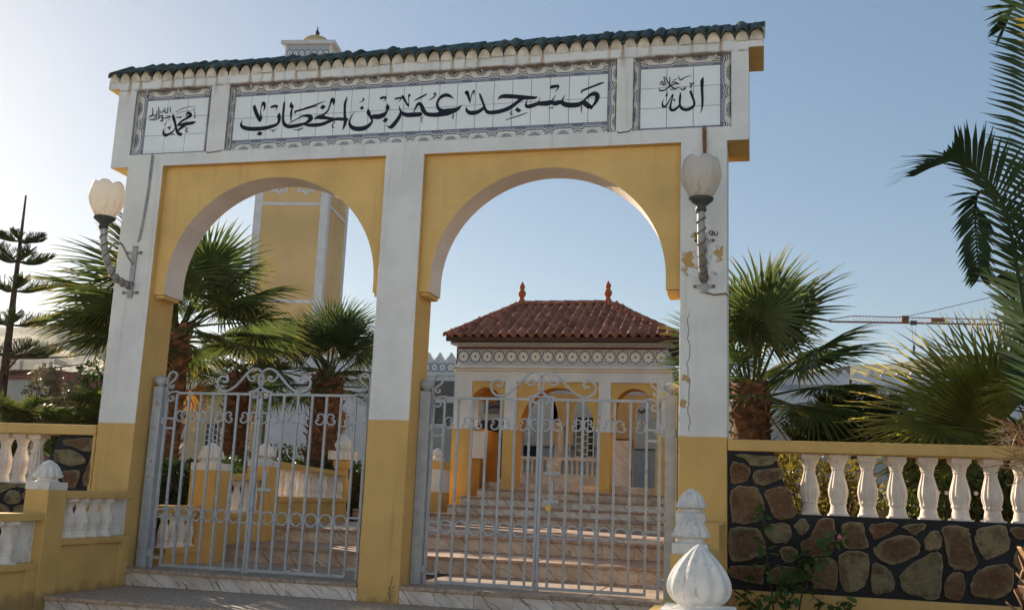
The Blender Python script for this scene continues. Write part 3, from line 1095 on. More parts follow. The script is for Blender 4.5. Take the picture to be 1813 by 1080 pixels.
D = [[(130, 360, 20), (160, 335, 62), (182, 380, 46), (200, 440, 35), (218, 520, 8)],
     [(218, 510, 12), (235, 420, 12), (255, 350, 14), (285, 305, 24), (288, 340, 14), (275, 385, 3)],
     [(155, 590, 5), (158, 640, 42), (205, 685, 62), (280, 690, 68), (360, 670, 60), (430, 625, 46), (455, 590, 30)],
     [(382, 345, 8), (400, 400, 36), (430, 480, 34), (460, 560, 36), (485, 635, 44), (535, 680, 58), (620, 682, 62), (720, 668, 62), (820, 640, 62), (900, 605, 62), (970, 560, 56), (1040, 505, 52), (1110, 450, 56), (1170, 425, 50)],
     [(700, 465, 3), (740, 420, 40), (800, 402, 62), (900, 402, 66), (1000, 408, 64), (1100, 418, 66), (1200, 425, 62), (1300, 428, 50), (1350, 426, 38), (1395, 408, 4)],
     [(840, 812, 8), (950, 775, 14), (1080, 735, 14), (1210, 685, 10)],
     [(930, 650, 8), (950, 660, 8), (920, 690, 14), (935, 720, 16), (970, 710, 4)],
     [(1215, 450, 5), (1195, 520, 20), (1192, 565, 46), (1230, 580, 60), (1300, 565, 62), (1370, 540, 56), (1430, 532, 50), (1500, 536, 52), (1580, 540, 58)],
     [(1440, 410, 2), (1420, 465, 8), (1400, 510, 20)]]
strokes(mb, D, 810, 130, 9.819, LY, [[(995, 640), (1060, 688), (1112, 650), (1040, 592)]])
E5 = [[(115, 600, 10), (250, 590, 14), (350, 575, 18)],
      [(110, 630, 50), (250, 632, 66), (350, 615, 60), (430, 625, 72), (510, 603, 60), (550, 620, 70), (620, 650, 80), (720, 655, 80), (800, 650, 78), (860, 630, 66), (910, 595, 60)],
      [(438, 470, 2), (400, 530, 14), (370, 575, 20), (330, 590, 14)],
      [(598, 470, 2), (570, 520, 16), (545, 570, 26), (560, 600, 30)],
      [(905, 590, 72), (960, 640, 84), (1030, 692, 76), (1030, 700, 60)],
      [(1060, 690, 25), (1120, 610, 46), (1150, 540, 66), (1152, 485, 76), (1110, 455, 70), (1050, 470, 55), (990, 510, 36), (940, 555, 30), (900, 595, 30)],
      [(884, 460, 4), (888, 410, 28), (990, 363, 28), (1110, 316, 28), (1210, 278, 28), (1270, 258, 10)],
      [(335, 370, 10), (358, 342, 50), (420, 328, 48), (472, 322, 40), (470, 360, 20), (445, 395, 12), (415, 420, 3)],
      [(285, 722, 4), (330, 700, 10), (390, 700, 22)],
      [(900, 665, 6), (880, 690, 18), (875, 740, 14), (885, 800, 3)]]
strokes(mb, E5, 940, 120, 9.819, LY)
mb.build('lettering', 'ink', sp)
# right panel
q0, q1 = at(1133.2, 227.5, PY), at(1274.5, 220.5, PY)
q2, q3 = at(1134.2, 124, PY), at(1275.5, 116.5, PY)
sp = sign_panel(2.353, 3.269, 4.298, 5.037, at(1134, 175, PY).x, at(1275.5, 170, PY).x, 4.335, (q2.z + q3.z) / 2, 3, 3, 2, 2)
mb = MB()
RP = [[(815, 285, 4), (795, 340, 42), (795, 450, 34), (800, 600, 30), (795, 700, 20), (775, 775, 3)],
      [(635, 480, 30), (665, 560, 30), (690, 640, 24), (670, 690, 32), (610, 725, 38), (550, 728, 38), (505, 700, 32), (490, 640, 24), (495, 560, 28), (500, 495, 10)],
      [(495, 650, 12), (460, 700, 26), (410, 735, 32), (370, 730, 36), (360, 690, 26), (375, 620, 18), (400, 520, 14), (360, 580, 12), (330, 640, 14), (290, 685, 24), (262, 685, 30), (252, 640, 16), (275, 590, 5)],
      [(425, 580, 6), (410, 600, 16), (430, 612, 6)], [(300, 550, 12), (308, 540, 24), (322, 490, 5)], [(630, 490, 20), (658, 460, 8)],
      [(505, 430, 10), (515, 455, 14), (540, 460, 12), (550, 430, 8), (560, 455, 12), (575, 410, 6)],
      [(615, 365, 6), (640, 380, 14), (640, 440, 8), (655, 380, 14), (690, 365, 14)],
      [(470, 265, 6), (500, 325, 14), (560, 290, 10), (645, 262, 4)], [(400, 330, 4), (430, 318, 8), (465, 300, 4)],
      [(215, 375, 8), (250, 345, 14), (265, 390, 10), (220, 380, 8)], [(270, 280, 8), (290, 380, 14), (262, 395, 8)],
      [(285, 275, 8), (340, 370, 14), (400, 430, 14), (440, 460, 10)], [(355, 280, 8), (350, 380, 12), (330, 440, 10)],
      [(365, 400, 10), (420, 380, 14), (485, 375, 8)], [(375, 370, 8), (410, 350, 12), (480, 378, 10)],
      [(360, 455, 10), (430, 445, 12), (490, 425, 6)], [(215, 430, 6), (215, 465, 14), (260, 470, 16), (320, 440, 10), (370, 400, 8)]]
strokes(mb, RP, 1140, 100, 7.714, LY)
mb.build('lettering', 'ink', sp)
# left panel
u0, u1 = at(254, 270.3, PY), at(362.5, 265.5, PY)
u2 = at(263.5, 180.3, PY)
u3 = at(371.5, 173.4, PY)
sp = sign_panel(-3.082, -2.168, 4.298, 5.037, (u0.x + u2.x) / 2, (u1.x + u3.x) / 2, 4.325, (u2.z + u3.z) / 2, 3, 3, 2, 2)
mb = MB()
LP = [[(590, 425, 4), (600, 490, 40), (620, 560, 34), (635, 630, 32), (655, 700, 36), (698, 733, 50), (725, 712, 8)],
      [(930, 545, 4), (880, 565, 40), (780, 580, 44), (680, 597, 28), (650, 598, 14)],
      [(655, 600, 14), (720, 540, 26), (790, 500, 26), (848, 455, 46), (820, 418, 36), (790, 440, 16), (800, 470, 10)],
      [(655, 690, 20), (720, 630, 36), (790, 585, 30)],
      [(625, 640, 10), (590, 690, 16), (530, 730, 28), (480, 745, 42), (452, 720, 32), (450, 680, 14), (465, 650, 4)],
      [(630, 408, 5), (720, 360, 9), (800, 335, 7), (925, 318, 3)], [(640, 440, 3), (740, 400, 5), (860, 385, 3), (915, 355, 8)],
      [(905, 390, 8), (915, 440, 8), (905, 485, 12), (930, 490, 6)], [(780, 640, 8), (805, 645, 10), (775, 690, 10), (820, 692, 8)],
      [(650, 470, 8), (655, 495, 10), (675, 490, 8)], [(690, 470, 6), (690, 490, 10), (705, 490, 10), (710, 465, 6)],
      [(510, 640, 8), (530, 630, 16), (540, 665, 8), (555, 600, 8)], [(460, 600, 4), (490, 570, 8)], [(490, 545, 12), (500, 545, 10)], [(520, 525, 10), (545, 520, 8)],
      [(565, 740, 8), (600, 720, 14)],
      [(550, 330, 8), (552, 410, 10)], [(515, 340, 8), (510, 410, 10), (470, 420, 8)], [(470, 345, 8), (475, 410, 10)], [(380, 335, 10), (385, 440, 12), (385, 510, 8)],
      [(290, 345, 8), (290, 440, 12), (240, 480, 12)], [(240, 470, 10), (300, 455, 10), (350, 440, 10), (355, 380, 8)], [(310, 490, 10), (345, 470, 12), (350, 430, 8)],
      [(245, 520, 10), (300, 520, 14), (350, 510, 10), (400, 470, 12), (440, 455, 10), (430, 490, 10)],
      [(400, 540, 12), (440, 530, 14), (430, 500, 10), (490, 490, 10), (545, 480, 14), (540, 460, 8), (500, 470, 8)],
      [(400, 390, 8), (420, 420, 8), (450, 380, 8), (460, 410, 8)]]
strokes(mb, LP, 235, 150, 8.307, LY)
mb.build('lettering', 'ink', sp)
# string of tiny lamps and cords along the recesses
for pts in ([(-3.08, 4.31), (-3.08, 5.02), (-2.18, 5.025), (-2.175, 4.32), (-2.14, 4.285), (-1.99, 4.29), (-1.945, 4.33), (-1.945, 5.02), (0.1, 5.024), (2.185, 5.02), (2.187, 4.33), (2.22, 4.282), (2.32, 4.285), (2.358, 4.33), (2.36, 5.02), (3.26, 5.02), (3.262, 4.3)],):
    m = MB()
    q = []
    for (a, b), (c, d) in zip(pts[:-1], pts[1:]):
        n = max(1, int(math.hypot(c - a, d - b) / 0.12))
        for k in range(n):
            q.append((a + (c - a) * k / n, random.uniform(0.004, 0.02) if b > 4.3 else -0.006, b + (d - b) * k / n + random.uniform(-0.006, 0.006)))
    m.tube(q, 0.006, 5)
    m.build('cord', 'cable', gw)
    m = MB()
    for p in q[::3]:
        if p[2] > 4.9:
            m.lathe([(0.002, -0.018), (0.006, -0.008), (0.006, 0.004), (0.003, 0.010)], 6, (p[0], p[1] - 0.01, p[2] - 0.012))
    m.build('lamp_string', 'glaze_white', gw)
m = MB()   # conduit down the left pier
m.tube([(-2.80, -0.01, 4.29), (-2.803, -0.012, 3.9), (-2.82, -0.012, 3.6), (-2.85, -0.012, 3.32)], 0.008, 6)
m.tube([(-2.78, -0.008, 4.28), (-2.79, -0.01, 3.8), (-2.83, -0.01, 3.35)], 0.006, 5)
m.build('conduit', 'galvanised', gw)
m = MB()
m.tube([(3.025, -0.012, 4.30), (3.03, -0.02, 4.1), (3.03, -0.02, 3.95)], 0.02, 6)
m.build('conduit', 'iron_rust', gw)
m = MB()
m.tube([(3.04, -0.012, 2.72), (3.12, -0.012, 2.70), (3.225, -0.01, 2.71), (3.238, 0.05, 2.70)], 0.008, 5)
m.build('conduit', 'cable', gw)
m = MB()   # faded painted characters on the right pier
strokes(m, [[(140, 680, 6), (140, 700, 8), (158, 700, 8), (160, 675, 6)], [(150, 700, 5), (148, 730, 4)]], 1190, 210, 3.375, -0.004)
strokes(m, [[(242, 675, 6), (225, 672, 7), (226, 690, 7), (242, 688, 7), (243, 672, 6), (238, 705, 5)], [(252, 675, 6), (253, 695, 7), (268, 695, 7), (272, 675, 5)]], 1190, 210, 3.375, -0.006)
m.build('lettering', 'cable', gw)

# ================================================================== WALL LAMPS
def wall_lamp(x, label):
    t = thing('wall_lamp', label, 'lamp', (x, 0, 2.72), 'lamps on the outer piers')
    z0 = 2.72
    m = MB()
    m.box(x - 0.028, x + 0.028, -0.022, 0.0, z0, z0 + 0.56)
    m.box(x - 0.10, x + 0.10, -0.012, 0.0, z0 + 0.04, z0 + 0.075)
    m.box(x - 0.085, x + 0.085, -0.012, 0.0, z0 + 0.47, z0 + 0.50)
    m.build('bracket', 'galvanised', t, bevel=0.003)
    for dx in (-0.08, 0.08):
        for zz in (0.057, 0.485):
            m = MB()
            m.lathe([(0.012, 0), (0.012, 0.012), (0.004, 0.018)], 6, (x + dx, -0.02, z0 + zz - 0.006))
            m.build('bolt', 'iron_rust', t)
    arm = [(x, -0.02, z0 + 0.13), (x, -0.16, z0 + 0.13), (x, -0.33, z0 + 0.18), (x, -0.46, z0 + 0.32), (x, -0.53, z0 + 0.48), (x, -0.555, z0 + 0.62)]
    arm = crom(arm, 4)
    m = MB()
    m.tube(arm, 0.033, 10)
    m.build('arm', 'galvanised', t, smooth=True)
    m = MB()
    m.tube(crom([(x, -0.02, z0 + 0.36), (x, -0.12, z0 + 0.42), (x, -0.24, z0 + 0.52), (x, -0.36, z0 + 0.50), (x, -0.43, z0 + 0.42)], 4), 0.012, 6)
    m.build('brace', 'galvanised', t, smooth=True)
    m = MB()   # cable wound round the arm
    hel = []
    n = len(arm)
    for k in range(120):
        u = k / 119 * (n - 1)
        i = min(int(u), n - 2)
        f = u - i
        p = Vector(arm[i]).lerp(Vector(arm[i + 1]), f)
        d = (Vector(arm[i + 1]) - Vector(arm[i])).normalized()
        a = Vector((1, 0, 0))
        b = d.cross(a).normalized()
        an = k / 119 * 2 * math.pi * 9
        hel.append(p + a * 0.038 * math.cos(an) + b * 0.038 * math.sin(an))
    m.tube(hel, 0.007, 5)
    m.build('wire', 'cable', t)
    c = (x, -0.56, z0 + 0.60)
    m = MB()
    m.lathe([(0.042, 0.0), (0.05, 0.02), (0.042, 0.03), (0.045, 0.05), (0.075, 0.075), (0.105, 0.10), (0.108, 0.118), (0.09, 0.122)], 20, c)
    m.build('cup', 'dark_metal', t, smooth=True)
    # tulip globe of eight petals
    m = MB()
    prof = []
    H = 0.365
    rows, seg = 14, 48
    for k in range(rows + 1):
        u = k / rows
        r = 0.085 + 0.088 * math.sin(min(1.0, u * 1.7) * math.pi / 2) - 0.022 * max(0, u - 0.6) / 0.4
        prof.append((r, u * H))
    i0 = len(m.v)
    for k, (r, z) in enumerate(prof):
        u = k / rows
        for j in range(seg):
            a = 2 * math.pi * j / seg
            lob = abs(math.cos(3 * a + 0.4)) ** 0.55
            rr = r * (0.93 + 0.09 * lob)
            zz = z - (u ** 5) * 0.055 * (1 - lob)
            if u > 0.8:
                rr *= 1 - (u - 0.8) * 0.30 * lob + (u - 0.8) * 0.45 * (1 - lob)
            m.v.append((rr * math.cos(a), rr * math.sin(a), zz))
    for k in range(rows):
        for j in range(seg):
            j2 = (j + 1) % seg
            m.f.append((k * seg + j, k * seg + j2, (k + 1) * seg + j2, (k + 1) * seg + j))
            m.m.append(0)
    cap = [rows * seg + j for j in range(seg)]
    ci = len(m.v)
    m.v.append((0, 0, H - 0.02))
    for j in range(seg):
        m.f.append((cap[j], cap[(j + 1) % seg], ci))
        m.m.append(0)
    me = m.mesh('globe', 'lamp_glass', smooth=True)
    piece('globe', me, t, (c[0], c[1], c[2] + 0.115))
    return t


wall_lamp(3.03, 'tulip globe lamp on the peeling right pier, under the small square sign')
wall_lamp(-2.875, 'tulip globe lamp on the left pier, glowing warm against the sky')

# ================================================================== GATES
def gz(pts, Y=0.33):
    return [((lambda p: (p.x - 0.40, p.z))(at(740 + a / 6.75, 640 + b / 6.75, Y))) for a, b in pts]


BIG = crom(gz([(950, 283), (972, 296), (1000, 292), (1012, 258), (985, 230), (925, 228), (878, 280), (888, 350), (940, 402), (1020, 408), (1120, 355), (1200, 275), (1270, 198), (1340, 142), (1410, 128), (1475, 170), (1508, 260), (1490, 340), (1420, 398), (1320, 428)]), 5)
BIG2 = crom(gz([(1278, 200), (1295, 245), (1340, 282), (1385, 268), (1390, 232), (1360, 226), (1355, 248)]), 5)
CEN = crom(gz([(1412, 474), (1402, 500), (1378, 480), (1382, 435), (1430, 415), (1480, 445), (1502, 510)]), 5)
END = crom(gz([(340, 418), (260, 422), (205, 455), (195, 505), (235, 540), (275, 518), (266, 482), (240, 488)]), 5)
ESS = crom(gz([(168, 690), (180, 420), (186, 260), (215, 185), (258, 163), (302, 195), (295, 245), (250, 290), (212, 322), (216, 358), (246, 372), (264, 348), (250, 335)]), 4)
_c = gz([(372, 716), (397, 708), (392, 676), (357, 665), (326, 690), (318, 735), (335, 780), (375, 797), (410, 772), (405, 738), (384, 742)])
CUP = crom([(a - _c[5][0] + 0.012, b) for a, b in _c], 4)
ZR, ZB = 1.765, 0.03
W = 1.085
BARS = [0.125 + 0.1425 * k for k in range(7)]
_meshes = {}


def gate_leaf(xh, sgn, Y, label, lock, wsc=1.0):
    """leaf hinged at xh, reaching towards sgn"""
    t = thing('gate_leaf', label, 'gate', (xh, Y, 0), 'leaves of the two iron gates')
    S = (sgn * wsc, 1, 1)

    def put(name, key, fn, u=0.0, z=0.0, mat='iron'):
        if key not in _meshes:
            mm = MB()
            fn(mm)
            _meshes[key] = mm.mesh(name, mat)
        return piece(name, _meshes[key], t, (xh + sgn * wsc * u, Y, z), None, S)
    put('hinge_stile', 'hs', lambda q: q.box(0.0, 0.024, -0.012, 0.012, 0.0, 1.79))
    for k, u in enumerate(BARS):
        put('bar', 'bar', lambda q: q.box(-0.0105, 0.0105, -0.0105, 0.0105, ZB + 0.012, ZR - 0.012), u)
    put('top_rail', 'tr', lambda q: q.box(0.13, W - 0.10, -0.013, 0.013, ZR - 0.012, ZR + 0.012))
    put('bottom_rail', 'br', lambda q: q.box(0.115, W - 0.02, -0.012, 0.012, ZB - 0.015, ZB + 0.012))
    put('meeting_stile', 'ms', lambda q: q.box(W - 0.026, W - 0.0015, -0.018, 0.018, 0.0, ZR - 0.045))
    for z, uu in ((0.10, 0.12), (0.50, 0.12), (0.58, 0.12), (1.40, 0.12), (1.50, 0.12)):
        put('link', 'lk', lambda q: q.box(0.024, 0.116, -0.009, 0.009, -0.010, 0.010), 0, z)
    for k in range(7):
        a = BARS[k]
        b = BARS[k + 1] if k < 6 else W - 0.035
        put('ring', 'ring', lambda q: q.bar2d([(0.056 * math.cos(i * math.pi / 12), 0.060 * math.sin(i * math.pi / 12)) for i in range(25)], 0.013, -0.008, 0.008), (a + b) / 2, 0.54)
    for k in (0, 2, 4, 6):
        put('scroll', 'cr', lambda q: q.bar2d(CUP, 0.013, -0.009, 0.009), BARS[k])
        if k:
            put('scroll', 'cl', lambda q: q.bar2d([(-a, b) for a, b in CUP], 0.013, -0.009, 0.009), BARS[k])
    put('crest_scroll', 'b1', lambda q: q.bar2d(BIG, 0.019, -0.012, 0.012))
    put('crest_scroll', 'b2', lambda q: q.bar2d(BIG2, 0.016, -0.011, 0.011))
    put('crest_scroll', 'cen', lambda q: q.bar2d(CEN, 0.017, -0.014, 0.014))
    put('rail_curl', 'end', lambda q: q.bar2d(END, 0.016, -0.012, 0.012))
    put('hinge_scroll', 'ess', lambda q: q.bar2d(ESS, 0.017, -0.012, 0.012))
    if lock:
        def lk(q):
            q.box(-0.145, 0.0, -0.010, 0.010, 1.06, 1.09)
            q.box(-0.145, 0.0, -0.010, 0.010, 0.80, 0.83)
            q.box(-0.088, -0.060, -0.008, 0.008, 0.83, 1.0)
        put('latch', 'latch', lk, W - 0.045)
        if lock == 2:
            o = put('padlock', 'pl', lambda q: (q.box(-0.022, 0.022, -0.012, 0.012, -0.045, 0.0), q.bar2d([(0.014 * math.cos(i * math.pi / 8), 0.022 * math.sin(i * math.pi / 8)) for i in range(9)], 0.005, -0.003, 0.003)), W - 0.10, 0.775, 'brass')
    return t


gate_leaf(0.40, 1, 0.33, 'left leaf of the right grey iron gate, hung from the middle pier', 0)
gate_leaf(2.625, -1, 0.33, 'right leaf of the right grey iron gate, with latch and brass padlock', 2, 1.05)
gate_leaf(-2.50, 1, 0.27, 'left leaf of the left grey iron gate, hung beside the left pier', 0, 0.985)
gate_leaf(-0.245, -1, 0.27, 'right leaf of the left grey iron gate, with latch, beside middle pier', 1, 1.0915)


def gate_post(x, Y, w, label):
    t = thing('gate_post', label, 'post', (x, Y, 0), 'grey iron gate posts')
    m = MB()
    m.box(x - w / 2, x + w / 2, Y - w / 2, Y + w / 2, -0.002, 1.825)
    m.build('shaft', 'iron', t, bevel=0.008)
    m = MB()
    m.lathe([(0.03, 1.823), (0.035, 1.845), (0.062, 1.86), (0.073, 1.885), (0.070, 1.91), (0.05, 1.93), (0.02, 1.938)], 16, (x, Y, 0))
    m.build('ball_cap', 'iron', t, smooth=True)
    for z in (0.1, 1.44):
        m = MB()
        m.box(x - w / 2 - 0.03, x + w / 2 + 0.03, Y - 0.02, Y + 0.02, z, z + 0.07)
        m.build('hinge', 'iron', t, bevel=0.004)


gate_post(0.335, 0.32, 0.105, 'iron gate post with ball cap on the right side of middle pier')
gate_post(2.715, 0.34, 0.100, 'iron gate post with ball cap against the right pier')
gate_post(-2.580, 0.27, 0.105, 'iron gate post with ball cap against the left pier')

# ================================================================== BALUSTERS
def baluster_mesh(name, H, R, fl, tw, mat='baluster_white', seg=28):
    m = MB()
    P = [(0.95, 0.0), (0.98, 0.03), (0.86, 0.07), (0.80, 0.12), (0.74, 0.17), (0.86, 0.215), (0.82, 0.25), (0.90, 0.30), (0.97, 0.37), (0.95, 0.44), (0.86, 0.52), (0.72, 0.61), (0.60, 0.69), (0.55, 0.745), (0.62, 0.765), (0.58, 0.785)]
    m.lathe([(R * r, H * z) for r, z in P[:6]], seg)
    i = len(m.v)
    body = [(R * r, H * z) for r, z in P[5:]]
    # densify the fluted body
    bb = crom(body, 3)
    m.lathe(bb, seg, fl=fl, amp=0.045, tw=tw)
    # leafy capital
    cap_ = [(0.60, 0.785), (0.66, 0.81), (0.70, 0.84), (0.80, 0.87), (0.98, 0.905), (0.95, 0.92)]
    m.lathe([(R * r, H * z) for r, z in crom(cap_, 2)], seg, fl=8, amp=0.06)
    s = R * 0.93
    m.box(-s, s, -s, s, H * 0.918, H)
    s = R * 0.97
    m.box(-s, s, -s, s, 0.0, H * 0.028)
    return m.mesh(name, mat)


BAL_R = baluster_mesh('baluster', 0.515, 0.083, 14, 0)
BAL_S = baluster_mesh('baluster', 0.40, 0.072, 7, 16, 'baluster_bright')


def finial_small(t, x, y, z, s=1.0, pw=0.12):
    """white gadrooned dome on a square plinth"""
    m = MB()
    m.box(x - pw * s, x + pw * s, y - pw * s, y + pw * s, z, z + 0.065 * s)
    m.lathe([(0.105 * s, 0.065 * s), (0.088 * s, 0.078 * s), (0.082 * s, 0.092 * s), (0.092 * s, 0.102 * s)], 24, (x, y, z))
    m.lathe([(0.092 * s, 0.10 * s), (0.116 * s, 0.108 * s), (0.120 * s, 0.122 * s), (0.108 * s, 0.132 * s), (0.104 * s, 0.15 * s), (0.088 * s, 0.188 * s), (0.058 * s, 0.222 * s), (0.028 * s, 0.245 * s), (0.006 * s, 0.256 * s)], 72, (x, y, z), fl=12, amp=0.06, tw=4.0)
    o = m.build('finial', 'finial_white', t, smooth=False)
    return o


# ------------------------------------------------------------------ stones traced from the photograph
def irregular(mb, poly, y_face, y_back, jitter=0.0):
    """one boulder: outline polygon (x,z) -> bulging stone with rim uv"""
    q = [tuple(p) for p in poly]
    cl = crom(q[-2:] + q + q[:2], 3)
    cl = cl[6:6 + 3 * len(q)]
    pts = [Vector(p) + Vector((random.uniform(-1, 1), random.uniform(-1, 1))) * 0.0075 for p in cl]
    c = sum(pts, Vector((0, 0))) / len(pts)
    rings = [(1.0, 0.0, 1.0), (0.98, 0.85, 0.93), (0.93, 1.0, 0.74), (0.55, 0.98, 0.32)]
    R_ = []
    for sc, h, v in rings:
        R_.append([(c.x + (p.x - c.x) * sc, y_back + (y_face - y_back) * h + random.uniform(-0.003, 0.003) * (h > 0), c.y + (p.y - c.y) * sc, v) for p in pts])
    n = len(pts)
    for k in range(len(R_) - 1):
        for i in range(n):
            j = (i + 1) % n
            q = [R_[k][i], R_[k][j], R_[k + 1][j], R_[k + 1][i]]
            mb.face([w[:3] for w in q], 0, [(0.5, w[3]) for w in q])
    mb.face([w[:3] for w in R_[-1]], 0, [(0.5, 0.0)] * n)


def px_poly(pts, ox, oy, sc, Y):
    r = []
    for a, b in pts:
        p = at(ox + a / sc, oy + b / sc, Y)
        r.append((p.x, p.z))
    return r


ST_R = []
for s in ([(475, 150), (530, 150), (720, 160), (715, 195), (690, 210), (590, 220), (540, 185)], [(455, 205), (500, 198), (550, 215), (570, 250), (560, 295), (520, 318), (455, 320)],
          [(585, 265), (610, 245), (740, 228), (775, 262), (772, 285), (700, 315), (640, 335), (590, 310)], [(457, 360), (590, 338), (630, 390), (655, 440), (640, 530), (560, 562), (480, 560), (455, 540)],
          [(658, 365), (790, 345), (835, 450), (848, 495), (810, 530), (720, 532), (680, 450)], [(450, 595), (605, 592), (640, 640), (660, 690), (650, 740), (560, 780), (445, 780)],
          [(645, 590), (720, 560), (790, 565), (812, 600), (800, 660), (760, 680), (700, 672), (660, 630)], [(832, 575), (870, 535), (900, 540), (922, 575), (900, 620), (865, 632), (845, 610)],
          [(975, 540), (1070, 540), (1072, 650), (1050, 740), (920, 765), (890, 740), (865, 685), (930, 640)], [(745, 715), (800, 700), (850, 720), (848, 760), (800, 795), (760, 770)],
          [(450, 820), (640, 815), (648, 850), (640, 925), (560, 915), (455, 880)], [(682, 850), (760, 820), (860, 840), (885, 880), (800, 930), (690, 915)], [(905, 790), (1000, 768), (1080, 790), (1088, 950), (1030, 955), (960, 940), (908, 860)]):
    ST_R.append(px_poly(s, 1160, 760, 3.376, 0.0))
for s in ([(35, 590), (150, 585), (160, 640), (187, 710), (150, 735), (50, 730), (30, 650)], [(195, 600), (340, 590), (335, 625), (280, 660), (215, 678)], [(210, 755), (250, 700), (370, 652), (450, 680), (475, 715), (460, 765), (360, 820), (290, 815)],
          [(375, 605), (500, 597), (495, 625), (450, 655), (400, 630)], [(505, 670), (550, 628), (590, 655), (597, 710), (575, 740), (505, 738)], [(605, 612), (730, 612), (755, 650), (770, 730), (800, 810), (760, 858), (690, 855), (640, 820), (615, 700)],
          [(790, 650), (820, 615), (950, 605), (975, 660), (978, 740), (870, 795), (820, 775), (790, 710)], [(985, 620), (1100, 625), (1100, 672), (1015, 678)], [(20, 770), (185, 768), (165, 930), (120, 970), (40, 970)],
          [(210, 815), (270, 830), (320, 875), (333, 945), (310, 975), (240, 990), (200, 970), (198, 880)], [(365, 880), (430, 820), (540, 760), (585, 760), (603, 830), (580, 1010), (480, 1005), (385, 975), (362, 910)],
          [(625, 910), (660, 870), (715, 875), (725, 960), (700, 1015), (650, 1022), (608, 990)], [(760, 930), (790, 870), (850, 835), (950, 822), (1000, 850), (990, 960), (930, 1010), (800, 1010), (765, 970)],
          [(1005, 780), (1058, 715), (1180, 720), (1200, 840), (1130, 900), (1030, 860)], [(1030, 910), (1150, 930), (1230, 900), (1240, 1010), (1050, 1020)], [(1130, 620), (1290, 615), (1280, 700), (1200, 690)], [(1230, 740), (1370, 650), (1400, 820), (1260, 870)], [(1280, 900), (1420, 860), (1430, 1010), (1290, 1020)]):
    ST_R.append(px_poly(s, 1480, 740, 3.177, 0.0))
ST_L = []
for s in ([(345, 150), (400, 143), (510, 143), (500, 195), (470, 210), (385, 185), (342, 170)], [(290, 230), (315, 200), (400, 210), (455, 250), (450, 280), (380, 290), (300, 265)], [(345, 320), (420, 315), (425, 345), (405, 400), (385, 420), (340, 380)],
          [(500, 230), (480, 290), (455, 350), (455, 395), (475, 400), (490, 380)], [(-10, 390), (190, 388), (185, 415), (100, 405), (40, 415), (-10, 440)], [(20, 470), (40, 430), (80, 425), (105, 450), (100, 490), (60, 500), (25, 490)],
          [(120, 440), (150, 425), (178, 430), (175, 485), (130, 475)], [(75, 520), (120, 500), (172, 505), (168, 590), (70, 590)], [(-30, 490), (35, 520), (35, 590), (-30, 590)], [(200, 440), (300, 430), (320, 560), (210, 590)], [(340, 460), (430, 450), (450, 580), (350, 600)],
          [(-150, 400), (-40, 395), (-40, 470), (-140, 480)]):
    ST_L.append(px_poly(s, 0, 730, 3.085, 0.0))


def ledge_z(x):
    return 0.80


# right boundary wall ------------------------------------------------
bw = thing('boundary_wall', 'right garden wall with fluted white balusters above black jointed stonework', 'wall', (3.24, 0, 0))
m = MB()
m.box(3.236, 9.0, -0.004, 0.30, -0.9, 0.147)
m.build('wall_base', 'yellow_stucco', bw, bevel=0.006)
m = MB()
m.box(3.236, 9.0, -0.02, 0.32, 1.315, 1.415)
m.build('coping', 'yellow_stucco', bw, bevel=0.010)
# black masonry bed with sloped end towards the pier
m = MB()
for y0, flip in ((0.03, False), (0.29, True)):
    pol = [(3.236, 0.147), (9.0, 0.147), (9.0, 0.795), (3.79, 0.795), (3.625, 1.315), (3.236, 1.315)]
    P_ = [(a, y0, b) for a, b in pol]
    m.face(P_[::-1] if flip else P_)
pol = [(9.0, 0.795), (3.79, 0.795), (3.625, 1.315)]
for (a, b), (c, d) in zip(pol[:-1], pol[1:]):
    m.face([(a, 0.03, b), (a, 0.29, b), (c, 0.29, d), (c, 0.03, d)][::-1])
m.build('mortar_bed', 'black_joint', bw)
for pl_ in ST_R:
    mm = MB()
    irregular(mm, pl_, -0.004, 0.034)
    mm.build('stone', 'wall_stone', bw, recalc=True, smooth=False)
bx = 3.905
_nb = [1432.5, 1484, 1536.4, 1587.8, 1642.7, 1698.8, 1755, 1807.5]
bxs = [at(p, 860, 0.16).x for p in _nb]
bxs += [bxs[-1] + 0.24 * k for k in range(1, 14)]
for x in bxs:
    piece('baluster', BAL_R, bw, (x + random.uniform(-0.004, 0.004), 0.16 + random.uniform(-0.008, 0.008), 0.797), (random.uniform(-0.012, 0.012), random.uniform(-0.014, 0.014), random.uniform(-0.15, 0.15)))

# left boundary wall ------------------------------------------------
lw = thing('boundary_wall', 'left garden wall with white balusters and a sloping stone panel', 'wall', (-3.1, 0, 0))
m = MB()
m.box(-9.0, -3.094, -0.02, 0.32, 1.29, 1.395)
m.build('coping', 'yellow_stucco', lw, bevel=0.010)
m = MB()
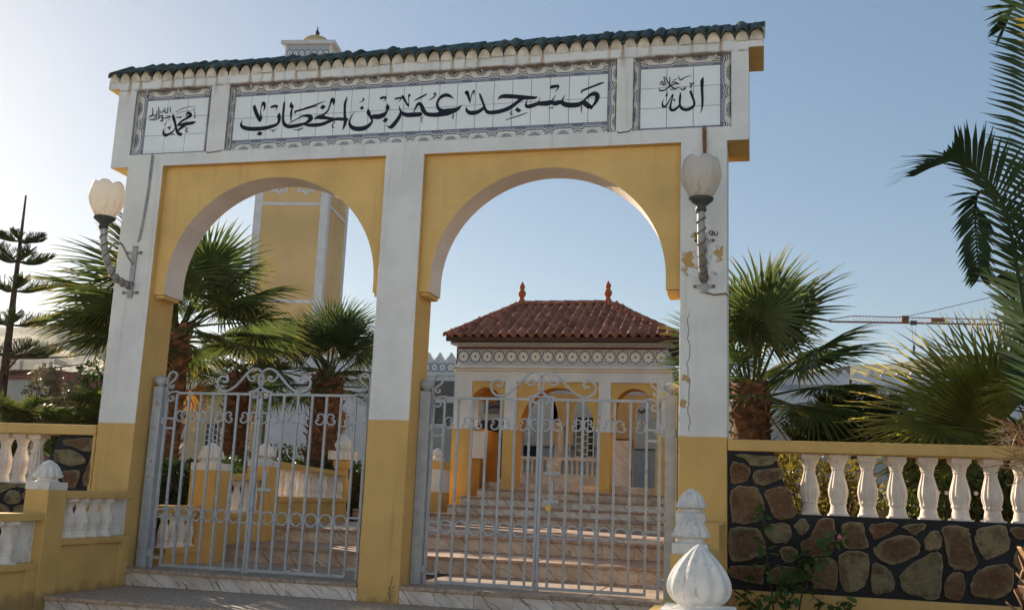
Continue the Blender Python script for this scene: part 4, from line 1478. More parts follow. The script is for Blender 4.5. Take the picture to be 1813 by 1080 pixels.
# yellow end wall between panel and pier
xr = at(160, 820, 0).x
m.box(xr, -3.094, -0.003, 0.30, -0.42, 1.29)
m.build('wall_end', 'yellow_stucco', lw)
m = MB()
xa_, xb_ = at(103, 771, 0).x, at(62, 850, 0).x
for y0, flip in ((0.03, False), (0.29, True)):
    P_ = [(a, y0, b) for a, b in [(-9.0, -0.42), (xr, -0.42), (xr, 1.29), (xa_, 1.29), (xb_, 0.775), (-9.0, 0.775)]]
    m.face(P_[::-1] if flip else P_)
m.face([(-9.0, 0.03, 0.775), (-9.0, 0.29, 0.775), (xb_, 0.29, 0.775), (xb_, 0.03, 0.775)][::-1])
m.face([(xb_, 0.03, 0.775), (xb_, 0.29, 0.775), (xa_, 0.29, 1.29), (xa_, 0.03, 1.29)][::-1])
m.build('mortar_bed', 'black_joint', lw)
for pl_ in ST_L:
    mm = MB()
    irregular(mm, pl_, -0.004, 0.034)
    mm.build('stone', 'wall_stone', lw, recalc=True)
for k, px in enumerate((64, 36, 7, -22, -50, -80, -110, -140)):
    piece('baluster', BAL_R, lw, (at(px, 820, 0.16).x, 0.16, 0.776), (0, 0, random.uniform(-0.1, 0.1)))

# ================================================================== FRONT STAIR PARAPETS
def parapet(name, label, x, sx, posts, sections, group='parapets flanking the front steps'):
    """wall along Y at x (inner face), thickness behind it on side sx (-1 left, +1 right)"""
    t = thing(name, label, 'parapet', (x, -0.6, -0.3), group)
    x2 = x + sx * 0.20
    lo, hi = min(x, x2), max(x, x2)
    for (ya, yb, zc, zb0) in sections:
        m = MB()
        m.box(lo - 0.012, hi + 0.012, ya, yb, zc - 0.065, zc)
        m.build('coping', 'yellow_stucco', t, bevel=0.008)
        m = MB()
        m.box(lo, hi, ya, yb, zc - 0.48, zc - 0.42)          # sill band
        m.box(lo + 0.03, hi - 0.03, ya, yb, zb0 - 0.4, zc - 0.48)
        # pilaster strips framing the panel
        m.box(lo, hi, yb - 0.12, yb, zb0 - 0.4, zc - 0.48)
        m.build('panel_wall', 'yellow_stucco', t, bevel=0.006)
        m = MB()
        m.box(lo + 0.08, hi - 0.08, yb - 0.22, yb, zc - 0.42, zc - 0.065)
        m.build('reveal', 'finial_white', t)
        n = int((yb - 0.24 - ya) / 0.185)
        for k in range(n):
            piece('baluster', BAL_S, t, (x + sx * 0.085, yb - 0.32 - 0.185 * k, zc - 0.42), (0, 0, random.uniform(0, 6)), (1, 1, 0.355 / 0.40))
    for (ya, yb, zt, zb0) in posts:
        m = MB()
        m.box(lo - 0.02, hi + 0.02, ya, yb, zb0 - 0.5, zt)
        m.build('post', 'yellow_stucco', t, bevel=0.008)
    return t


fl_ = parapet('stair_parapet', 'left parapet of the front steps, ochre with twisted white balusters', -2.57, -1,
              [(-1.30, -1.05, 0.745, -0.33), (-2.60, -2.34, 0.57, -0.5)], [(-1.05, -0.004, 0.738, -0.16), (-2.34, -1.30, 0.545, -0.33)])
finial_small(fl_, -2.675, -1.175, 0.745, 1.02)
finial_small(fl_, -2.675, -2.47, 0.57, 1.02)
fr_ = parapet('stair_parapet', 'right parapet of the front steps, two domed white finials behind big onion', 3.0, 1,
              [(-1.40, -1.14, 0.72, -0.33), (-2.70, -2.43, 0.55, -0.5), (-4.00, -3.64, 0.34, -0.7)], [(-1.14, -0.004, 0.70, -0.16), (-2.43, -1.40, 0.53, -0.33), (-3.64, -2.70, 0.33, -0.5)])
finial_small(fr_, at(1224, 900, -1.27).x, -1.27, 0.72, 0.95, 0.112)
finial_small(fr_, at(1223, 940, -2.56).x, -2.56, 0.55, 0.95, 0.112)
# the big onion finial nearest the camera
m = MB()
ox_, oy_ = at(1238, 1020, -3.82).x, -3.82
m.box(ox_ - 0.175, ox_ + 0.175, oy_ - 0.175, oy_ + 0.175, 0.20, 0.355)
m.lathe([(0.13, 0.355), (0.105, 0.365), (0.10, 0.375)], 24, (ox_, oy_, 0))
pr_ = crom([(0.10, 0.372), (0.130, 0.395), (0.150, 0.43), (0.152, 0.465), (0.139, 0.51), (0.109, 0.56), (0.071, 0.605), (0.033, 0.64), (0.006, 0.660)], 3)
m.lathe(pr_, 96, (ox_, oy_, 0), fl=11, amp=0.045, tw=3.0)
o = m.build('finial', 'finial_white', fr_)
o['label'] = 'large onion shaped white finial, nearest the camera'

# ================================================================== INNER TERRACE PARAPETS (behind the left gate)
ip = thing('terrace_parapet', 'inner ochre parapet with white balusters and onion topped end column', 'parapet', (-2.5, 1.0, 0))


def para_seg(t, p0, p1, zt0, zt1, zb, hb, nb, base_low, bs=0.82):
    d = (Vector(p1) - Vector(p0))
    m = MB()
    m.obox(p0, p1, 0.22, (zt0 - 0.075, zt1 - 0.075), (zt0, zt1))
    m.build('coping', 'clean_yellow', t, bevel=0.006)
    m = MB()
    m.obox(p0, p1, 0.20, (base_low, base_low), (zt0 - 0.075 - hb, zt1 - 0.075 - hb))
    m.obox(p0, p1, 0.24, (zt0 - 0.135 - hb, zt1 - 0.135 - hb), (zt0 - 0.079 - hb, zt1 - 0.079 - hb))
    m.build('panel_wall', 'clean_yellow', t)
    for k in range(nb):
        u = (k + 0.5) / nb
        q = Vector(p0) + d * u
        z = zt0 + (zt1 - zt0) * u - 0.075 - hb
        piece('baluster', BAL_S, t, (q[0], q[1], z), (0, 0, random.uniform(0, 6)), (bs, bs, hb / 0.40))


def para_post(t, x, y, z0, z1, w=0.32):
    m = MB()
    m.box(x - w / 2, x + w / 2, y - w / 2, y + w / 2, z0, z1)
    m.build('post', 'clean_yellow', t, bevel=0.006)


para_seg(ip, (-2.58, 0.5), (-2.56, 1.12), 0.61, 0.61, 0, 0.36, 4, -0.1)
para_post(ip, -2.50, 1.27, -0.1, 1.0, 0.31)
finial_small(ip, -2.50, 1.27, 1.0, 1.2, 0.13)
para_seg(ip, (-2.52, 1.43), (-2.55, 2.5), 0.97, 0.99, 0, 0.37, 5, 0.0)
para_post(ip, -2.56, 2.64, 0.0, 1.09, 0.30)
finial_small(ip, -2.56, 2.64, 1.09, 1.15, 0.13)
para_seg(ip, (-2.52, 2.8), (-3.46, 7.2), 1.16, 1.12, 0, 0.36, 15, 0.2)
m = MB()   # end column with onion
cx_, cy_ = -3.56, 7.4
m.lathe(crom([(0.16, 0.3), (0.15, 0.42), (0.11, 0.55), (0.145, 0.75), (0.155, 0.9), (0.12, 1.05), (0.105, 1.15), (0.15, 1.22), (0.16, 1.34)], 3), 20, (cx_, cy_, 0))
m.build('end_column', 'clean_yellow', ip, smooth=True)
m = MB()
m.box(cx_ - 0.19, cx_ + 0.19, cy_ - 0.19, cy_ + 0.19, 1.34, 1.49)
m.lathe(crom([(0.10, 1.49), (0.115, 1.51), (0.152, 1.56), (0.15, 1.61), (0.12, 1.68), (0.06, 1.75), (0.006, 1.79)], 3), 28, (cx_, cy_, 0), fl=8, amp=0.02)
m.build('finial', 'finial_white', ip)
# right inner parapet, glimpsed beside the right gate post
rp = thing('terrace_parapet', 'sunlit white balustrade seen in the gap beside the right gate post', 'parapet', (2.98, 1.6, 0))
para_seg(rp, (2.98, 0.6), (3.0, 2.6), 0.86, 1.0, 0, 0.37, 9, -0.1)
para_seg(rp, (3.0, 2.9), (2.85, 7.2), 1.12, 1.12, 0, 0.36, 18, 0.2)
para_post(rp, 3.0, 2.75, -0.1, 1.12, 0.28)

# low flanking walls of the upper stair, left
sf = thing('stair_flank', 'stepped ochre stair wall with white panels left of the porch', 'wall', (-2.0, 8.0, 0.3))
for (xw, ya, yb, zt) in ((-2.42, 7.45, 7.9, 1.47), (-2.12, 8.1, 8.7, 1.40)):
    m = MB()
    m.box(xw - 0.13, xw + 0.13, ya, yb, 0.2, zt)
    m.build('post', 'clean_yellow', sf, bevel=0.006)
    m = MB()
    m.box(xw - 0.09, xw + 0.135, ya - 0.012, yb - 0.02, zt - 0.55, zt - 0.15)
    m.build('panel', 'clean_white', sf, bevel=0.006)
    finial_small(sf, xw, ya + 0.2, zt, 0.9)

# ================================================================== PORCH
po = thing('porch', 'ochre and white entrance porch with three arches under a red hipped roof', 'porch', (0, 9.0, 0.95))
PYF, PYB = 9.0, 9.5
CW = [(-2.08, -1.74), (-1.10, -0.88), (0.66, 0.88), (1.71, 1.98)]
for k, (a, b) in enumerate(CW):
    m = MB()
    m.box(a, b, PYF, PYB, 2.10, 3.0, 0)
    m.build('column', 'clean_white', po)
    m = MB()
    m.box(a - 0.035, b + 0.035, PYF - 0.035, PYB + 0.02, 2.03, 2.10, 0)
    m.build('column_band', 'clean_white', po, bevel=0.006)
    m = MB()
    zb_ = 0.5 if k in (0, 3) else 0.95
    m.box(a - 0.01, b + 0.01, PYF - 0.01, PYB + 0.03, zb_, 2.03, 0)
    m.build('column_base', 'clean_yellow', po)
# side wall masses behind the outer base (stair cheek)
m = MB()
m.box(-1.73, -1.52, PYF + 0.0, PYB + 1.0, 0.7, 2.05)
m.build('cheek_wall', 'orange_stucco', po)
m = MB()
m.obox((-1.72, 8.985), (-1.40, 8.985), 0.03, 1.50, 2.0)
m.build('notice_panel', 'intrados', po)


def horseshoe(cx, zs, a, b):
    return arch_pts(cx, zs, a, b, 20)


for (xa, xb, cx, a, b, zs) in ((-1.74, -1.10, -1.47, 0.33, 0.40, 2.42), (-0.88, 0.66, -0.11, 0.70, 0.78, 2.05), (0.88, 1.71, 1.30, 0.36, 0.40, 2.43)):
    m = MB()
    arch_wall(m, xa, xb, 2.05 if a > 0.5 else 2.30, 2.93, arch_pts(cx, zs, a, b, 24), PYF + 0.05, PYB - 0.02, 0, 1, 0)
    m.build('arch_panel', ['clean_yellow', 'orange_stucco'], po)
m = MB()
m.box(-2.08, 1.98, PYF, PYB, 3.0, 3.12)
m.box(-1.74, -1.10, PYF, PYB, 2.93, 3.0)
m.box(-0.88, 0.66, PYF, PYB, 2.93, 3.0)
m.box(0.88, 1.71, PYF, PYB, 2.93, 3.0)
m.build('lintel', 'clean_white', po)
m = MB()
m.box(-2.16, 2.06, PYF - 0.10, PYB + 1.8, 3.165, 3.215)
m.build('cornice', 'clean_white', po, bevel=0.006)
m = MB()
m.box(-2.12, 2.02, PYF - 0.05, PYB + 1.8, 3.12, 3.165)
m.build('cornice_band', 'intrados', po, bevel=0.006)
m = MB()
m.box(-2.07, 1.86, PYF + 0.02, PYB + 1.6, 3.215, 3.62)
m.build('frieze', 'clean_white', po)
# side walls
m = MB()
m.box(1.72, 1.96, 9.5, 10.6, 0.7, 3.12)
m.build('side_wall', 'orange_stucco', po)
m = MB()
arch_w = MB()
m.box(-2.06, -1.84, 9.5, 11.2, 2.72, 3.12)
m.build('side_wall', 'orange_stucco', po)
# star tiles
star = MB()
TW = 0.2325
star.box(-TW / 2 + 0.002, TW / 2 - 0.002, -0.006, 0.006, -0.14, 0.14)
star.uv[0] = [(0, -0.08), (1, -0.08), (1, 1.08), (0, 1.08)]
star_me = star.mesh('star_tile', 'star_print')
for k in range(17):
    x = -2.055 + TW * (k + 0.5)
    if x > 1.9:
        break
    piece('star_tile', star_me, po, (x, PYF + 0.012, 3.395))
m = MB()
m.box(-2.075, -2.058, PYF - 0.004, PYF + 0.02, 3.25, 3.56)
m.box(-2.07, 1.87, PYF - 0.002, PYF + 0.018, 3.54, 3.575)
m.build('edge_strip', 'dark_red', po)
m = MB()
m.box(-2.15, 2.0, PYF - 0.2, PYF + 0.3, 3.60, 3.655)
m.build('eave_board', 'clean_white', po, bevel=0.01)
m = MB()
EX0, EX1, EY, EZ = -2.12, 2.16, 8.42, 3.66
_ra, _rb = at(922, 535, 10.2), at(1078, 539, 10.2)
RX0, RX1, RY, RZ = _ra.x, _rb.x, 10.2, (_ra.z + _rb.z) / 2 - 0.05
m.box(EX0, EX1, EY, EY + 0.06, EZ - 0.06, EZ + 0.02)
m.build('fascia', 'brown_fascia', po, bevel=0.006)
m = MB()
m.box(EX0 + 0.02, EX1 - 0.02, EY + 0.06, 2 * RY - EY - 0.05, EZ - 0.03, EZ + 0.0)
m.build('soffit', 'brown_fascia', po)
BY = 2 * RY - EY
# roof surface under tiles
m = MB()
def bow(p, q, u):
    r = Vector(p).lerp(Vector(q), u)
    return r
a1, a2, a3, a4 = (EX0, EY, EZ), (EX1, EY, EZ), (RX1, RY, RZ), (RX0, RY, RZ)
b1, b2 = (EX0, BY, EZ), (EX1, BY, EZ)
m.face([a1, a2, a3, a4])
m.face([b2, b1, a4, a3])
m.face([a2, b2, a3])
m.face([b1, a1, a4])
m.build('roof_deck', 'brown_fascia', po)


def curved_tile(w, L, seg=5, h=0.045):
    mm = MB()
    rows = 2
    for k in range(rows):
        y = L * k / (rows - 1)
        for j in range(seg + 1):
            t = j / seg
            mm.v.append(((t - 0.5) * w, y, h * math.sin(math.pi * min(1, t / 0.62)) if t < 0.62 else -0.25 * h * math.sin(math.pi * (t - 0.62) / 0.38)))
    for j in range(seg):
        mm.f.append((j, j + 1, seg + 1 + j + 1, seg + 1 + j))
    # thick front edge
    b = len(mm.v)
    for j in range(seg + 1):
        v = mm.v[j]
        mm.v.append((v[0], v[1] + 0.004, v[2] - 0.034))
    for j in range(seg):
        mm.f.append((b + j, b + j + 1, j + 1, j))
    mm.m = [0] * len(mm.f)
    return mm


NR = 8
sl_v = Vector((0, RY - EY, RZ - EZ))
SL = sl_v.length
pit = math.atan2(RZ - EZ, RY - EY)
TWd = 0.168
tile_me = curved_tile(TWd * 1.02, SL / NR * 1.16, 7, 0.05).mesh('roof_tile', 'red_tile')
extra = MB()
cnt = 0
for r in range(NR):
    u = r / NR
    x0_, x1_ = EX0 + (RX0 - EX0) * u, EX1 + (RX1 - EX1) * u
    y, z = EY + (RY - EY) * u, EZ + (RZ - EZ) * u
    x = EX0 + TWd * 0.5 - 0.02
    while x < EX1 + 0.05:
        if x0_ + 0.02 < x < x1_ - 0.02:
            piece('roof_tile', tile_me, po, (x + random.uniform(-0.006, 0.006), y - 0.03 + random.uniform(-0.015, 0.012), z + 0.045 - 0.004 * (r % 2)), (pit - rad(2.2 + random.uniform(-0.8, 1.2)), rad(random.uniform(-2, 2)), rad(random.uniform(-2.2, 2.2))))
            cnt += 1
        x += TWd
# tiles on the unseen slopes: one mesh
for side in (-1, 1):
    xe, xr_ = (EX0, RX0) if side < 0 else (EX1, RX1)
    for r in range(NR):
        u = r / NR
        ya, yb = EY + (RY - EY) * u, BY - (BY - RY) * u
        n = int((yb - ya) / 0.2)
        for k in range(n):
            y = ya + (yb - ya) * (k + 0.5) / n
            xx = xe + (xr_ - xe) * u
            zz = EZ + (RZ - EZ) * u
            dx = (xr_ - xe) / NR * 1.1
            dz = (RZ - EZ) / NR * 1.1
            extra.tube([(xx, y, zz + 0.02), (xx + dx, y, zz + dz + 0.01)], 0.06, 6)
o = extra.build('roof_tile', 'red_tile', po)
o['kind'] = 'stuff'
# hip and ridge caps
cap_me = barrel(0.085, 0.07, 0.32, 7).mesh('ridge_tile', 'red_tile')
for p, q in ((a1, a4), (a2, a3), (a4, a3)):
    v = Vector(q) - Vector(p)
    n = int(v.length / 0.27)
    ry = math.atan2(v.z, math.hypot(v.x, v.y))
    rz = math.atan2(v.y, v.x) - math.pi / 2
    for k in range(n):
        pt = Vector(p) + v * (k / n)
        piece('ridge_tile', cap_me, po, (pt.x, pt.y, pt.z + 0.03), Matrix.Rotation(rz, 3, 'Z') @ Matrix.Rotation(ry, 3, 'X'))
for fx in (RX0 + 0.02, RX1 - 0.02):
    m = MB()
    m.lathe(crom([(0.09, 0.0), (0.07, 0.05), (0.045, 0.10), (0.075, 0.16), (0.08, 0.21), (0.05, 0.26), (0.04, 0.28), (0.058, 0.32), (0.05, 0.36), (0.015, 0.42), (0.004, 0.44)], 3), 14, (fx, RY, RZ + 0.06))
    m.build('roof_finial', 'terracotta', po, smooth=True)
m = MB()
m.box(-2.05, 1.95, 9.35, 14.6, 0.7, 1.085)
m.build('porch_floor', 'terrace_floor', po)
for k in range(11):
    a = -1.42 + 0.31 * k
    b = a + 0.307
    m = MB()
    m.box(a, b, 9.325, 9.348, 0.952, 1.08)
    m.build('riser_tile', 'marble_riser_warm', po)
m = MB()
m.box(-2.05, 1.95, 9.30, 11.2, 3.02, 3.10)
m.build('ceiling', 'orange_stucco', po)
# back arcade
m = MB()
YA = 12.0
arch_wall(m, -1.75, -0.80, 1.95, 3.02, arch_pts(-1.02 - 0.06, 2.45, 0.40, 0.64, 20), YA, YA + 0.25, 0, 0, 0)
arch_wall(m, -0.48, 0.36, 1.95, 3.02, arch_pts(-0.06, 2.45, 0.33, 0.62, 20), YA, YA + 0.25, 0, 0, 0)
arch_wall(m, 0.92, 1.60, 1.95, 3.02, arch_pts(1.25, 2.6, 0.28, 0.40, 20), YA, YA + 0.25, 0, 0, 0)
m.box(-0.80, -0.48, YA, YA + 0.25, 2.40, 3.02)
m.box(0.36, 0.92, YA, YA + 0.25, 1.085, 3.02)
m.build('arcade', 'cream_stucco', po)
m = MB()
m.lathe([(0.15, 1.085), (0.15, 1.2), (0.12, 1.24), (0.12, 2.28), (0.16, 2.33), (0.165, 2.42)], 16, (-0.64, YA + 0.12, 0))
m.build('marble_column', 'marble_pillar', po)
m = MB()
m.box(0.56, 0.90, YA - 0.3, YA - 0.02, 1.085, 2.05)
m.box(0.40, 0.55, YA - 0.28, YA - 0.02, 1.085, 2.05)
m.build('marble_pilaster', 'marble_pillar', po)
m = MB()
for xx in (0.555, 0.905):
    m.box(xx - 0.012, xx + 0.012, YA - 0.32, YA - 0.01, 1.085, 2.07)
m.box(0.38, 0.92, YA - 0.32, YA - 0.01, 2.05, 2.08)
m.build('red_trim', 'dark_red', po)
# low balustrade of the gallery
m = MB()
m.box(-1.62, 0.36, YA - 0.45, YA - 0.28, 1.085, 1.32)
m.box(-1.62, 0.36, YA - 0.46, YA - 0.27, 1.60, 1.66)
m.box(-0.80, -0.50, YA - 0.46, YA - 0.27, 1.32, 1.60)
m.build('gallery_wall', 'marble_pillar', po)
gb = baluster_mesh('gallery_baluster', 0.28, 0.035, 0, 0, 'grille_white', 10)
for k in range(18):
    x = -1.55 + 0.106 * k
    if -0.84 < x < -0.46:
        continue
    piece('gallery_baluster', gb, po, (x, YA - 0.365, 1.32))
# back wall
m = MB()
YW = 14.5
m.box(-3.2, 2.6, YW, YW + 0.3, 0.9, 3.6)
m.build('back_wall', 'grey_wall', po)
m = MB()
m.box(-3.2, 2.6, YW - 0.02, YW, 0.9, 1.98)
m.build('wainscot', 'wainscot', po)
m = MB()
m.box(-3.2, 2.6, YW - 0.03, YW - 0.005, 1.98, 2.035)
m.build('tile_band', 'relief_grey', po)


def grille_window(t, x0, x1, z0, z1, Y, nx, nz, arch=True):
    m = MB()
    m.box(x0, x1, Y - 0.03, Y, z0, z1)
    w = m.build('window', 'dark_glass', t)
    m = MB()
    for k in range(nx + 1):
        x = x0 + (x1 - x0) * k / nx
        m.box(x - 0.012, x + 0.012, Y - 0.07, Y - 0.035, z0, z1)
    for k in range(nz + 1):
        z = z0 + (z1 - z0) * k / nz
        for i in range(nx):
            xa, xb = x0 + (x1 - x0) * i / nx, x0 + (x1 - x0) * (i + 1) / nx
            dz = 0.0 if i % 2 == 0 else (z1 - z0) / nz * 0.4
            if z + dz < z1:
                m.box(xa + 0.012, xb - 0.012, Y - 0.066, Y - 0.04, z + dz - 0.011, z + dz + 0.011)
    m.build('grille', 'grille_white', w)
    m = MB()
    m.box(x0 - 0.05, x1 + 0.05, Y - 0.05, Y + 0.01, z0 - 0.07, z0 - 0.013)
    m.build('sill', 'grille_white', w)


grille_window(po, -1.18, -0.86, 1.80, 2.72, YW - 0.02, 3, 6)
grille_window(po, -0.72, -0.30, 1.80, 2.72, YW - 0.02, 3, 6)
m = MB()
m.box(-1.98, -1.55, YW - 0.05, YW - 0.03, 1.72, 2.02)
m.build('hatch', 'dark_glass', po)
# side door in the left bay
m = MB()
m.box(-2.72, -2.16, 13.0, 13.12, 1.2, 2.50)
m.build('door', 'dark_wood', po)
m = MB()
m.box(-2.75, -2.05, 12.9, 13.1, 1.085, 1.2)
m.build('door_step', 'marble_white', po)
m = MB()
m.box(-3.2, -1.72, 13.12, 13.3, 0.9, 3.5)
m.build('door_wall', 'grey_wall', po)
m = MB()
m.box(-2.62, -1.80, 13.08, 13.115, 2.66, 3.3)
rel = m.build('relief_panel', 'relief_grey', po)
m = MB()
strokes(m, [[(330, 340, 10), (350, 310, 12), (400, 300, 10), (440, 330, 8)], [(330, 365, 8), (380, 350, 12), (430, 360, 10)]], 790, 640, 4.42, 13.07)
m.build('lettering', 'ink', rel)
m = MB()
strokes(m, [[(1140, 600, 8), (1160, 585, 14), (1150, 570, 8)], [(1160, 600, 12), (1190, 598, 14), (1215, 590, 14), (1240, 600, 14), (1262, 585, 14), (1270, 560, 8)], [(1215, 560, 8), (1218, 590, 10)], [(1240, 565, 8), (1242, 590, 10)], [(1180, 608, 12), (1195, 615, 12), (1205, 600, 8)]], 960, 640, 6.75, YW - 0.035)
m.build('lettering', 'ink', po)
m = MB()
m.box(1.40, 1.62, 13.4, 13.5, 1.1, 2.5)
m.build('door', 'dark_wood', po)

# ================================================================== MOSQUE HALL WALLS
def crenel(w, h):
    mm = MB()
    pol = [(-0.5, 0), (0.5, 0), (0.5, 0.14), (0.36, 0.30), (0.36, 0.46), (0.22, 0.46), (0.22, 0.66), (0.12, 0.66), (0.12, 0.82), (0.0, 1.0), (-0.12, 0.82), (-0.12, 0.66), (-0.22, 0.66), (-0.22, 0.46), (-0.36, 0.46), (-0.36, 0.30), (-0.5, 0.14)]
    P_ = [(a * w, b * h) for a, b in pol]
    n = len(P_)
    i = len(mm.v)
    for y in (0, 0.12):
        for a, b in P_:
            mm.v.append((a, y, b))
    mm.f.append(tuple(range(n)))
    mm.f.append(tuple(reversed(range(n, 2 * n))))
    for k in range(n):
        j = (k + 1) % n
        mm.f.append((k, n + k, n + j, j))
    mm.m = [0] * len(mm.f)
    return mm


cr_me = crenel(0.31, 0.24).mesh('merlon', 'clean_white')
bt = MB()
bt.box(-0.11, 0.11, -0.006, 0.006, -0.12, 0.12)
bt.uv[0] = [(0, 0), (1, 0), (1, 1), (0, 1)]
bt_me = bt.mesh('star_tile', 'star_print')


def hall(label, x0, x1, Y, ztop, name='prayer_hall', depth=6.0, tiles=None, mat='clean_white', z0=-0.5):
    t = thing(name, label, 'building', ((x0 + x1) / 2, Y, 0))
    m = MB()
    m.box(x0, x1, Y, Y + depth, z0, ztop)
    m.build('wall', mat, t)
    m = MB()
    m.box(x0 - 0.03, x1 + 0.05, Y - 0.05, Y + 0.2, ztop - 0.38, ztop - 0.31)
    m.build('cornice', 'clean_white', t)
    x = x1 - 0.16
    n = 0
    while x > x0 and n < 60:
        piece('merlon', cr_me, t, (x, Y + 0.01, ztop))
        x -= 0.31
        n += 1
    if tiles:
        x = tiles[1]
        while x > tiles[0]:
            piece('star_tile', bt_me, t, (x, Y - 0.008, ztop - 0.16))
            x -= 0.222
    return t


hl = hall('white hall with stepped merlons and star tile band behind the porch', -9.6, -4.25, 16.0, 4.24, tiles=(-5.4, -4.4))
m = MB()
m.box(-5.5, -4.27, 15.95, 15.99, 3.28, 3.72)
m.build('relief_band', 'relief_grey', hl)
m = MB()
m.box(-5.5, -4.27, 15.97, 15.995, 2.55, 3.15)
m.build('dark_relief', 'relief_grey', hl)
m = MB()
m.box(-5.6, -4.2, 15.965, 15.998, 0.6, 2.5)
m.build('lower_wall', 'grey_wall', hl)
lwg = thing('prayer_hall_wing', 'cream wing with a white grilled window behind the left gate', 'building', (-11, 16.5, 0))
m = MB()
m.box(-14.5, -9.7, 16.0, 22.0, -0.5, 3.35)
m.build('wall', 'cream_stucco', lwg)
grille_window(lwg, -11.36, -10.99, 1.85, 2.45, 15.995, 3, 4)
hr = hall('long white hall with pointed merlons behind the right palms', 3.2, 14.0, 16.0, 3.90, tiles=None)
m = MB()
m.box(3.2, 14.0, 15.96, 15.99, 3.56, 3.74)
m.build('tile_band', 'wainscot', hr)
m = MB()
m.box(3.0, 14.0, 14.6, 15.9, 1.0, 2.9)
m.build('annex_wall', 'grey_wall', hr)
m = MB()
m.box(4.6, 5.0, 14.56, 14.6, 1.0, 2.4)
m.build('pale_shutter', 'wainscot', hr)
# inner ochre garden wall at the right
gwall = thing('garden_wall', 'low ochre garden wall seen between the right balusters', 'wall', (6, 6.2, 0.2))
m = MB()
m.box(3.4, 12.0, 7.2, 7.4, 0.1, 1.02)
m.build('wall', 'clean_yellow', gwall)

# ================================================================== MINARET
mi = thing('minaret', 'ochre minaret with white corners, domed lantern showing above the gateway', 'minaret')
_c45 = CAM + (RM @ Vector(((526 - 906.5) / FPX, 1, -(500 - 540) / FPX))) * 46.5
MC = Vector((_c45.x, _c45.y, 0))
mi.location = MC
WLOC[mi.name] = MC.copy()
ANG = rad(8.4)
HW = 1.72


def mrot(o):
    return o


def mbox(m, x0, x1, y0, y1, z0, z1, mi_=0):
    ca, sa = math.cos(ANG), math.sin(ANG)
    i = len(m.v)
    k0 = len(m.f)
    m.box(x0, x1, y0, y1, z0, z1, mi_)
    for j in range(i, len(m.v)):
        x, y, z = m.v[j]
        m.v[j] = (MC.x + x * ca - y * sa, MC.y + x * sa + y * ca, z)


ZS = 15.6
m = MB()
mbox(m, -HW + 0.04, HW - 0.04, -HW + 0.04, HW - 0.04, -1, ZS)
m.build('shaft', 'minaret_ochre', mi)
m = MB()
cw = 0.36
for sx in (-1, 1):
    for sy in (-1, 1):
        x0_, x1_ = (HW - cw, HW) if sx > 0 else (-HW, -HW + cw)
        y0_, y1_ = (HW - cw, HW) if sy > 0 else (-HW, -HW + cw)
        mbox(m, x0_, x1_, y0_, y1_, -1, ZS)
m.build('corner_strip', 'clean_white', mi)
for z in (8.85, 13.35):
    m = MB()
    mbox(m, -HW + cw, HW - cw, -HW - 0.0, -HW + 0.05, z, z + 0.15)
    mbox(m, HW - 0.05, HW, -HW + cw, HW - cw, z, z + 0.15)
    m.build('band', 'clean_white', mi)


def star_ring(cx, cz, r, w):
    out, inn = [], []
    for k in range(16):
        a = math.pi / 8 * k + math.pi / 8
        rr = r if k % 2 else r * 0.72
        out.append((cx + rr * math.cos(a), cz + rr * math.sin(a)))
        inn.append((cx + (rr - w) * math.cos(a), cz + (rr - w) * math.sin(a)))
    return out, inn


for kx in (-0.62, 0.62):
    m = MB()
    out, inn = star_ring(kx, 14.35, 0.55, 0.16)
    ca, sa = math.cos(ANG), math.sin(ANG)

    def tr(p, y):
        return (MC.x + p[0] * ca - y * sa, MC.y + p[0] * sa + y * ca, p[1])
    for k in range(16):
        j = (k + 1) % 16
        m.face([tr(out[k], -HW - 0.02), tr(inn[k], -HW - 0.02), tr(inn[j], -HW - 0.02), tr(out[j], -HW - 0.02)])
        m.face([tr(out[k], -HW + 0.05), tr(out[k], -HW - 0.02), tr(out[j], -HW - 0.02), tr(out[j], -HW + 0.05)])
        m.face([tr(inn[k], -HW - 0.02), tr(inn[k], -HW + 0.05), tr(inn[j], -HW + 0.05), tr(inn[j], -HW - 0.02)])
    m.build('star', 'clean_white', mi, recalc=True)
for kx in (-0.7, 0.4):
    m = MB()
    pol = [(kx - 0.24, 6.9), (kx + 0.24, 6.9)] + [(kx + 0.24 * math.cos(a), 7.75 + 0.36 * math.sin(a)) for a in [math.pi * k / 10 for k in range(11)]]
    m.face([tr(p, -HW - 0.0) for p in pol])
    w = m.build('window', 'dark_glass', mi)
    m = MB()
    for k in range(4):
        mbox(m, kx - 0.24 + 0.16 * k - 0.02, kx - 0.24 + 0.16 * k + 0.02, -HW - 0.04, -HW - 0.005, 6.9, 8.0)
    for k in range(5):
        mbox(m, kx - 0.24, kx + 0.24, -HW - 0.035, -HW - 0.004, 6.95 + 0.25 * k, 6.99 + 0.25 * k)
    m.build('grille', 'minaret_ochre', w)
m = MB()
mbox(m, -HW - 0.3, HW + 0.3, -HW - 0.3, HW + 0.3, ZS, ZS + 0.5)
m.build('gallery', 'clean_white', mi)
LC = CAM + (RM @ Vector(((549 - 906.5) / FPX, 1, -(90 - 540) / FPX))) * 46.5
m = MB()
h = 1.13
mbox(m, -h, h, -h, h, ZS + 0.5, 21.42)
m.build('lantern', 'clean_white', mi)
m = MB()
mbox(m, -h - 0.18, h + 0.18, -h - 0.18, h + 0.18, 21.42, 21.60)
m.build('lantern_cornice', 'clean_white', mi)
stm = MB()
stm.box(-0.14, 0.14, -0.01, 0.01, -0.42, 0.42)
stm.uv[0] = [(0, -0.5), (1, -0.5), (1, 1.5), (0, 1.5)]
st_me = stm.mesh('star_tile', 'star_print')
